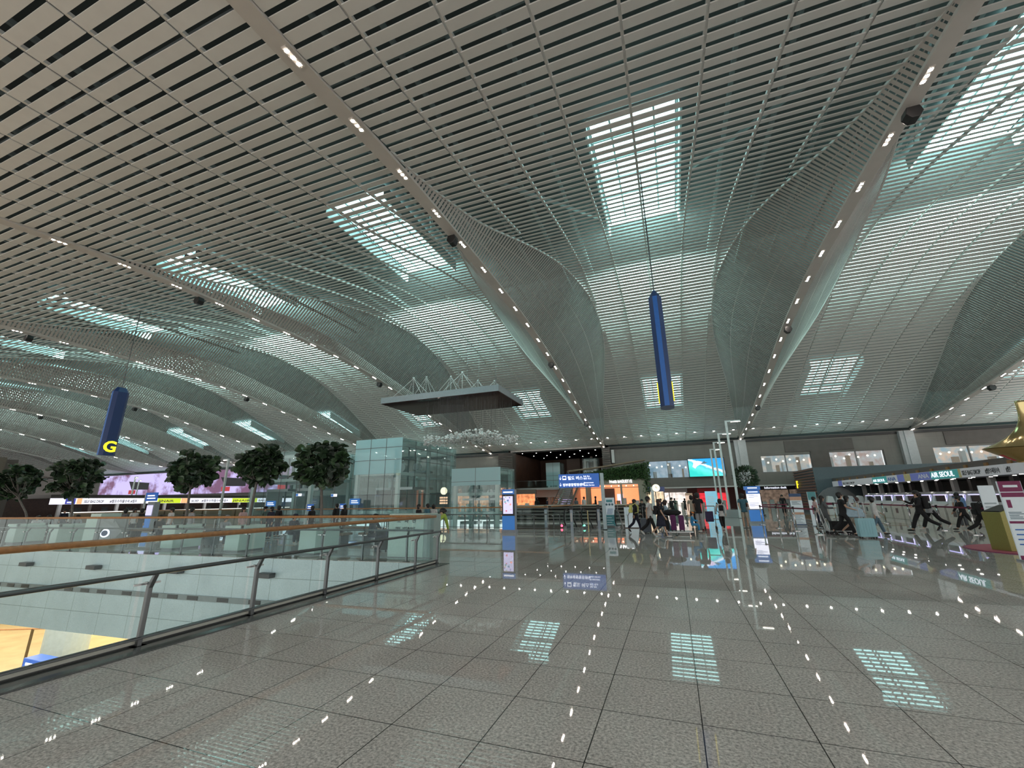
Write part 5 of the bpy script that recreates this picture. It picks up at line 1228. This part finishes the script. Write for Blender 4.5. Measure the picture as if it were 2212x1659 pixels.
# middle group
l, h = pf(1376, 1151, 1079); p = person('person in black top with white stripe and long hair, walking right, wearing a yellow backpack', l, R_FACE+.2, h, 'walk', C_BLK, C_NAV, 'long', 'long', SH_B)
backpack(p, 'pale yellow backpack on the girl with long black hair', C_YEL, .8)
suitcase(l[0]+.42, l[1]-.25, .2, .4, .25, .62, cloth('case grey', (.12, .14, .17)), 'dark grey suitcase rolled behind the girl with the yellow backpack', .5)
l, h = pf(1391, 1131, 1082); person('person in black with a pale mask standing behind the man in the white T-shirt', l, FRONT, h, 'stand', C_BLK, C_BLK, 'long', arms=((.6, 1.6), (.2, .4)))
l, h = pf(1407, 1158, 1073); p = person('man in white T-shirt and black trousers striding right among the middle group', l, R_FACE, h, 'walk', C_WHT, C_BLK, 'short', 'short', SH_W)
l, h = pf(1431, 1161, 1079); p = person('woman with long hair in black top and navy skirt walking right', l, R_FACE, h, 'walk', C_BLK, C_NAV, 'short', 'long', SH_W, skirt=-.42, arms=((.3, .2), (-.2, .3)), hairm=HAIRB)
backpack(p, 'black shoulder bag of the woman in the navy skirt', C_BLK, .8, 'shoulder_bag', .18)
tx, ty = onfloor(1452, 1157).xy
l, h = pf(1441, 1153, 1082); p = person('person in pale blue shirt pushing the luggage trolley', l, R_FACE, h, 'walk', C_LBL, C_JEAN, 'long', 'bob', SH_W, lean=.1, arms=((.5, .9), (.5, .9)), hairm=HAIRB)
tr = thing('luggage_trolley', (tx+.25, ty, 0), 'silver luggage trolley loaded with purple and black cases in the middle', 'trolley', 0)
MB().box(-.5, .55, -.3, .3, .14, .17).tube([(-.5, -.28, .15), (-.75, -.28, 1.0), (-.75, .28, 1.0), (-.5, .28, .15)], .018, 8).tube([(-.5, -.2, .6), (-.62, -.2, .6), (-.62, .2, .6)], .015, 6).build('frame', STEEL, tr); MB().tube([(-.77, -.28, 1.02), (-.77, .28, 1.02)], .025, 8).build('push_bar', BLACK, tr)
for sx, sy in ((-.45, -.25), (-.45, .25), (.5, 0)): MB().tube([(sx, sy-.02, .07), (sx, sy+.02, .07)], .07, 12).build('wheel', BLACK, tr)
PUR = cloth('purple', (.13, .03, .12))
suitcase(tx+.1, ty-.02, PI/2, .42, .2, .62, PUR, 'purple striped suitcase upright on the luggage trolley', 0, .17); suitcase(tx+.4, ty-.02, PI/2, .42, .2, .6, PUR, 'second purple suitcase on the trolley beside the child', 0, .17); suitcase(tx-.18, ty-.02, PI/2, .42, .22, .58, C_BLK, 'black suitcase on the trolley next to the push bar', 0, .17)
t = thing('travel_bag', (tx+.08, ty, .87), 'black soft bag lying on top of the upright trolley suitcases', 'bag'); MB().ell((0, 0, 0), .36, .2, .13, 14, 8).build('body', C_BLK, t, smooth=True); MB().tube([(-.15, 0, .1), (-.08, 0, .2), (.08, 0, .2), (.15, 0, .1)], .012, 6).build('handle', C_BLK, t)
person('child with orange hat and blue clothes riding at the front of the luggage trolley', (tx+.78, ty, .17), R_FACE, .98, 'sit', C_SBL, C_SBL, 'long', 'short', SH_W, cap=C_ORG, lean=.1)
l, h = pf(1455, 1120, 1076); person('man in black jacket over white shirt standing behind the trolley group', l, FRONT+.5, h, 'stand', C_BLK, C_BLK, 'long', arms=((.1, .2), (.6, 1.4)))
l, h = pf(1431, 1118, 1080); person('dark haired person in black, half hidden behind the trolley group', l, FRONT, h, 'stand', C_NAV, C_BLK, 'long')
l, h = pf(1460, 1106, 1077); person('distant person in long grey green dress near the white shop', l, BACK, h, 'stand', C_GRN, C_GRN, 'long', 'bob', SH_B, skirt=-.75)
l, h = pf(1466, 1104, 1078); person('distant person in dark clothes right of the one in the long dress', l, BACK, h, 'walk', C_BLK, C_BLK, 'long')
l, h = pf(1482, 1107, 1079); person('distant person in black dress with wide hat walking away alone', l, BACK, h, 'walk', C_BLK, C_BLK, 'short', 'bob', SH_B, skirt=-.6, cap=C_BLK)
l, h = pf(1515, 1147, 1067); person('man in black T-shirt and light grey trousers seen from behind', l, BACK-.1, h, 'stand', C_BLK, C_LGR, 'short', 'short', SH_B, arms=((.1, .5), (.3, .5)))
q = onfloor(1536, 1144); t = thing('stroller', (q.x, q.y, 0), 'dark folding stroller with purple seat beside the man in the black T-shirt', 'stroller', BACK)
MB().hexa([(-.17, -.15, .35), (.17, -.15, .35), (.17, .12, .35), (-.17, .12, .35), (-.17, .12, .8), (.17, .12, .8), (.17, .2, .82), (-.17, .2, .82)]).build('seat', cloth('purple print', (.07, .05, .12)), t, bevel=.02)
MB().tube([(-.24, .45, 1.05), (-.24, -.3, .08)], .014, 6).tube([(.24, .45, 1.05), (.24, -.3, .08)], .014, 6).tube([(-.24, .3, .08), (-.24, .0, .6)], .014, 6).tube([(.24, .3, .08), (.24, .0, .6)], .014, 6).tube([(-.24, .45, 1.05), (.24, .45, 1.05)], .02, 8).build('frame', STEEL, t)
for sx in (-.24, .24):
    for sy in (-.3, .3): MB().tube([(sx-.02, sy, .08), (sx+.02, sy, .08)], .08, 12).build('wheel', BLACK, t)
l, h = pf(1500, 1135, 1072); person('person in beige top half hidden left of the man in the black T-shirt', l, BACK, h, 'stand', C_BEI, C_BLK, 'short', 'bob')
l, h = pf(1563, 1146, 1080); p = person('woman in white top and black trousers with a small black backpack, walking away', l, BACK+.1, h, 'walk', C_WHT, C_BLK, 'long', 'bob', SH_W)
backpack(p, 'small black backpack on the woman in the white top', C_BLK, .6)
l, h = pf(1613, 1141, 1068); p = person('man in steel blue T-shirt and khaki shorts, hands behind his back', l, BACK, h, 'stand', C_BLU, C_KHA, 'short', 'short', SH_W, bare_to=1, arms=((-.4, -.5), (-.4, -.5)))
# right group
l, h = pf(1790, 1152, 1071); person('woman with long hair in grey trouser suit looking at a phone, walking right', l, R_FACE, h, 'walk', C_GRY, C_GRY, 'long', 'long', SH_B, arms=((.4, 1.2), (-.2, .3)))
l, h = pf(1770, 1140, 1079); person('boy leaning by the white and green banner, head only visible over the belt', l, R_FACE, max(1.35, h-.1), 'stand', C_PNK, C_NAV, 'short')
l, h = pf(1832, 1158, 1064); person('tall man all in black walking right behind the woman with the pale blue bag', l, R_FACE, h, 'walk', C_BLK, C_BLK, 'short', 'short', SH_B, arms=((.3, .9), (-.1, .3)))
l, h = pf(1846, 1157, 1071); p = person('woman in white top and shorts with long black hair carrying a pale blue bag', l, R_FACE, h, 'walk', C_WHT, C_KHA, 'long', 'long', SH_W, bare_to=1, arms=((.4, .6), (.5, .7)), phase=-1)
t = thing('tote_bag', (l[0]+.05, l[1]-.28, .82), 'shiny pale blue tote bag at the side of the woman in white', 'bag'); MB().prism([(-.3, -.16), (.3, -.16), (.26, .1), (.1, .2), (-.2, .2)], 'y', -.1, .1).build('body', C_LBL, t, bevel=.04); MB().tube([(-.15, 0, .18), (-.05, .02, .5), (.1, .02, .5), (.16, 0, .18)], .014, 6).build('strap', C_LBL, t)
l, h = pf(1857, 1150, 1077); person('curly haired person in cream top bending behind the pale blue suitcase', l, R_FACE, h, 'walk', cloth('cream', (.55, .5, .42)), C_LGR, 'short', 'bob', SH_W, lean=.25, hairm=mat('red brown hair', (.05, .015, .012), .5))
CASEB = mat('pale blue case', (.30, .56, .64), .35, var=.02)
q = onfloor(1876, 1163); suitcase(q.x, q.y, .05, .5, .28, .66, CASEB, 'big glossy pale blue suitcase in the right group', .55)
l, h = pf(1901, 1156, 1073); person('woman in white blouse and blue jeans beside the pale blue suitcase, walking left', l, R_FACE, h, 'walk', C_WHT, C_JEAN, 'long', 'bob', SH_B, phase=-1)
q = onfloor(1797, 1154); suitcase(q.x+.35, q.y+.1, 0, .6, .35, .48, C_BLK, 'low black case rolling behind the woman in grey', .0)
t = thing('luggage_trolley', (q.x+.25, q.y-.1, 0), 'luggage trolley with silver case behind the woman in the grey suit', 'trolley')
MB().box(-.4, .4, -.25, .25, .12, .15).tube([(-.4, -.22, .14), (-.55, -.22, .95), (-.55, .22, .95), (-.4, .22, .14)], .018, 8).build('frame', STEEL, t)
for sx, sy in ((-.35, -.22), (-.35, .22), (.38, 0)): MB().tube([(sx, sy-.02, .06), (sx, sy+.02, .06)], .06, 12).build('wheel', BLACK, t)
l, h = pf(1999, 1149, 1058); p = person('tall person all in black with large black backpack striding left', l, L_FACE, h, 'stride', C_BLK, C_BLK, 'long', 'short', SH_B, arms=((.6, 1.5), (.3, 1.0)))
backpack(p, 'large black backpack on the tall person striding left', C_BLK, 1.15)
l, h = pf(2022, 1146, 1088); person('person in grey check shirt and black trousers bending forward behind the tall striding one', l, L_FACE, 1.6, 'stride', C_LGR, C_BLK, 'short', 'short', SH_W, lean=.45)
l, h = pf(2092, 1146, 1070); person('slim person in black walking left, right of the queue post', l, L_FACE, h, 'stride', C_BLK, C_BLK, 'long', 'short', SH_B, lean=.1, arms=((.3, .3), (.1, .3)))
l, h = pf(2086, 1141, 1066); p = person('person in white cap with blue backpack behind the slim walker in black', l, BACK, h, 'stand', C_WHT, C_GRY, 'short', 'short', SH_W, cap=C_WHT)
backpack(p, 'blue and white backpack seen over the slim walker in black', cloth('blue pack', (.15, .28, .5)), 1.0)
l, h = pf(2132, 1159, 1076); p = person('person in black leaning forward and pushing towards the pedestal', l, R_FACE, h, 'stride', C_BLK, C_BLK, 'long', 'short', SH_W, lean=.38, arms=((1.2, .1), (1.1, .1)))
backpack(p, 'black backpack on the person leaning towards the gold pedestal', C_BLK, 1.0)
l, h = pf(1665, 1118, 1074); person('distant person in dark clothes at the check-in lane right of the lit kiosk', (l[0], 38, 0), R_FACE, 1.68, 'stand', C_BLK, C_BLK, 'long')
for i, (px, Y, nm) in enumerate(((1692, 41, 'distant person at the dark counter, left of the orange banded banner'), (1245, 39, 'person seen above the louvred wall below the sign'), (1182, 37, 'person sitting head visible above the louvred wall near the escalator'), (1160, 38.5, 'dark haired person above the louvred wall, left of the up escalator'), (1262, 41.5, 'person in white above the louvred wall in front of the bakery'), (1287, 43, 'customer at the bakery counter'))):
    d = ray(px, 1090); person(nm, (d.x/d.y*Y, Y, 0), FRONT+i, 1.5+.03*i, 'stand', (C_BLK, C_GRY, C_NAV, C_BLK, C_WHT, C_BLK)[i], C_BLK, 'long', 'bob' if i % 2 else 'short')
# people in the waiting zone on the left, standing or sitting behind the far railing
LP = [(77, 1127, 12.5, 'sit', C_WHT, 'short', 'person in white bending forward on the leftmost bench', R_FACE, None), (100, 1127, 13.2, 'sit', C_LGR, 'short', 'second person in pale clothes hunched on the leftmost bench', R_FACE, None),
      (140, 1106, 14.5, 'stand', C_NAV, 'short', 'person in navy with black cap standing left of the round logo cabinet', R_FACE, C_BLK), (152, 1108, 15.2, 'stand', C_WHT, 'short', 'masked person in white beside the one with the black cap', L_FACE, None), (165, 1116, 13.4, 'sit', C_LGR, 'bob', 'seated person in light grey just left of the logo cabinet', R_FACE, None),
      (242, 1117, 13.6, 'sit', C_BEI, 'bob', 'seated person in beige just right of the logo cabinet', L_FACE, None), (272, 1106, 12.4, 'stand', C_GRY, 'bob', 'person in grey jacket with black hair right of the logo cabinet', BACK, None), (291, 1107, 13.8, 'stand', C_WHT, 'bob', 'fair person in white between the grey jacket and the dark pair', R_FACE, None),
      (308, 1104, 12.9, 'stand', C_BLK, 'bob', 'tall dark figure in black left of the slim kiosk', BACK, None), (341, 1126, 12.2, 'sit', C_BLK, 'short', 'person in dark coat bent over with a big backpack, left of the middle planter', R_FACE, None), (371, 1108, 13.5, 'stand', C_WHT, 'short', 'person in white T-shirt leaning behind the middle planter', FRONT, None),
      (415, 1107, 13.0, 'stand', C_LGR, 'short', 'person in pale shirt carrying a white backpack by the middle tree', BACK, None), (484, 1120, 11.6, 'sit', C_LGR, 'short', 'person with pale hat sitting left of the leaning tree', R_FACE, C_LGR), (527, 1101, 13.6, 'stand', C_PNK, 'long', 'woman in pale pink with long hair beside the leaning tree', R_FACE, None),
      (574, 1096, 15.0, 'stand', C_GRN, 'short', 'person in dark green with cap right of the leaning tree', R_FACE, C_BLK), (587, 1102, 14.0, 'stand', C_NAV, 'bob', 'smiling person in dark blue between two standing figures', FRONT, None), (604, 1094, 14.8, 'stand', C_BLK, 'bob', 'black clad pair leaning together right of the leaning tree', BACK, None), (632, 1114, 12.8, 'sit', C_NAV, 'short', 'person in navy sitting with a cap left of the nearest tree', R_FACE, C_NAV),
      (675, 1097, 15.5, 'stand', C_BLK, 'bob', 'person with black hair and patterned backpack left of the last trunk', L_FACE, None), (728, 1090, 17.5, 'stand', C_BLK, 'short', 'person in black pushing a pram right of the last trunk', L_FACE, None), (745, 1092, 17.0, 'stand', C_BLK, 'long', 'woman in black coat right of the one with the pram', L_FACE, None),
      (803, 1120, 12.4, 'sit', C_NAV, 'short', 'man in dark clothes sitting on the bench left of the hydrant cabinet', R_FACE, C_BLK), (905, 1093, 16.2, 'stand', C_BLK, 'bob', 'person in black with white collar leaning over behind the hydrant cabinet', R_FACE, None), (924, 1090, 16.5, 'stand', C_BLU, 'short', 'man in blue grey shirt behind the hydrant cabinet', L_FACE, None), (937, 1092, 16.8, 'stand', C_WHT, 'bob', 'person in white shirt seen from behind, right of the blue grey shirt', BACK, None)]
for (px, hy_, Y, pose, top, hair, nm, fc, cp) in LP:
    d = ray(px, hy_); x = d.x/d.y*Y; z = atY(px, hy_, Y).z
    if pose == 'sit': hh = 1.72*(z)/(1.30); hh = max(1.45, min(1.8, hh)); person(nm, (x, Y, 0), fc, hh, 'sit', top, C_NAV, 'long', hair, SH_W, cap=cp, lean=.25)
    else: hh = max(1.3, min(1.85, z)); person(nm, (x, Y, 0), fc, hh, 'stand', top, C_NAV if top != C_PNK else C_BEI, 'long' if top != C_WHT else 'short', hair, SH_B, cap=cp)
d = ray(938, 1130); Y = 11.2; person('worker in lime vest and dark cap bending behind the corner glass', (d.x/d.y*Y, Y, 0), BACK, 1.45, 'stand', C_LIME, C_LIME, 'long', 'short', SH_B, cap=C_NAV, lean=.95)
# suitcases in the waiting zone
for (px, Y, c, nm) in ((722, 12.3, C_BLK, 'dark suitcase with a pale bag on top near the bench, left of the hydrant cabinet'), (826, 11.4, C_BLK, 'dark suitcase right against the hydrant cabinet'), (455, 11.2, C_GRY, 'grey suitcase standing by the person with the pale hat'), (652, 13.6, C_BLK, 'black suitcase behind the nearest planter gap')):
    d = ray(px, 1180); suitcase(d.x/d.y*Y, Y, .2, .42, .28, .62, c, nm, .3)

# ------------------------------------------------------------------ light
W = bpy.data.worlds.new('world'); S.world = W; W.use_nodes = True
bg = W.node_tree.nodes['Background']; bg.inputs[0].default_value = (1.0, .96, .92, 1); bg.inputs[1].default_value = 1.1
def area(name, loc, rot, sx, sy, power, col=(1, 1, 1)):
    l = bpy.data.lights.new(name, 'AREA'); l.shape = 'RECTANGLE'; l.size = sx; l.size_y = sy; l.energy = power; l.color = col
    o = bpy.data.objects.new(name, l); COL.objects.link(o); o.location = loc; o.rotation_euler = rot; return o
# daylight through the glass front of the hall behind the camera
area('facade_daylight', (-10, -15, 4.5), (PI/2, 0, PI), 90, 8, 17000, (1, .955, .915)).data.specular_factor = .3
for k in range(-6, 3):      # added lamp below each skylight, aimed to strengthen the glow on the far slope
    l = area('vault_glow_fill', (BX+k*BAY, 21.8, 16.3), (math.radians(80), 0, 0), 3.6, 1.6, 2100, (.55, 1, .96)); l.data.spread = math.radians(150)
# warm light of the lower hall
area('lower_hall_light', (-30, 16, -2.7), (0, 0, 0), 26, 14, 2600, (1, .84, .60))
S.view_settings.view_transform = 'Standard'; S.view_settings.look = 'None'; S.view_settings.gamma = 1; S.view_settings.use_curve_mapping = False
S.view_settings.exposure = 0.30
S.cycles.use_denoising = True
S.cycles.max_bounces = 6; S.cycles.transparent_max_bounces = 16; S.cycles.glossy_bounces = 4; S.cycles.diffuse_bounces = 3; S.cycles.adaptive_threshold = .07
S.cycles.sample_clamp_indirect = 6
S.cycles.caustics_reflective = False; S.cycles.caustics_refractive = False
bpy.context.view_layer.update(); dg = bpy.context.evaluated_depsgraph_get()
for o in TEXTS:
    me = bpy.data.meshes.new_from_object(o.evaluated_get(dg)); nm = o.name.split('.')[0]
    n = bpy.data.objects.new(nm, me); COL.objects.link(n); n.parent = o.parent; n.matrix_local = o.matrix_local.copy()
    bpy.data.objects.remove(o)
for o in bpy.data.objects:
    for kx in ('used', '_k', '_che'):
        if kx in o: del o[kx]
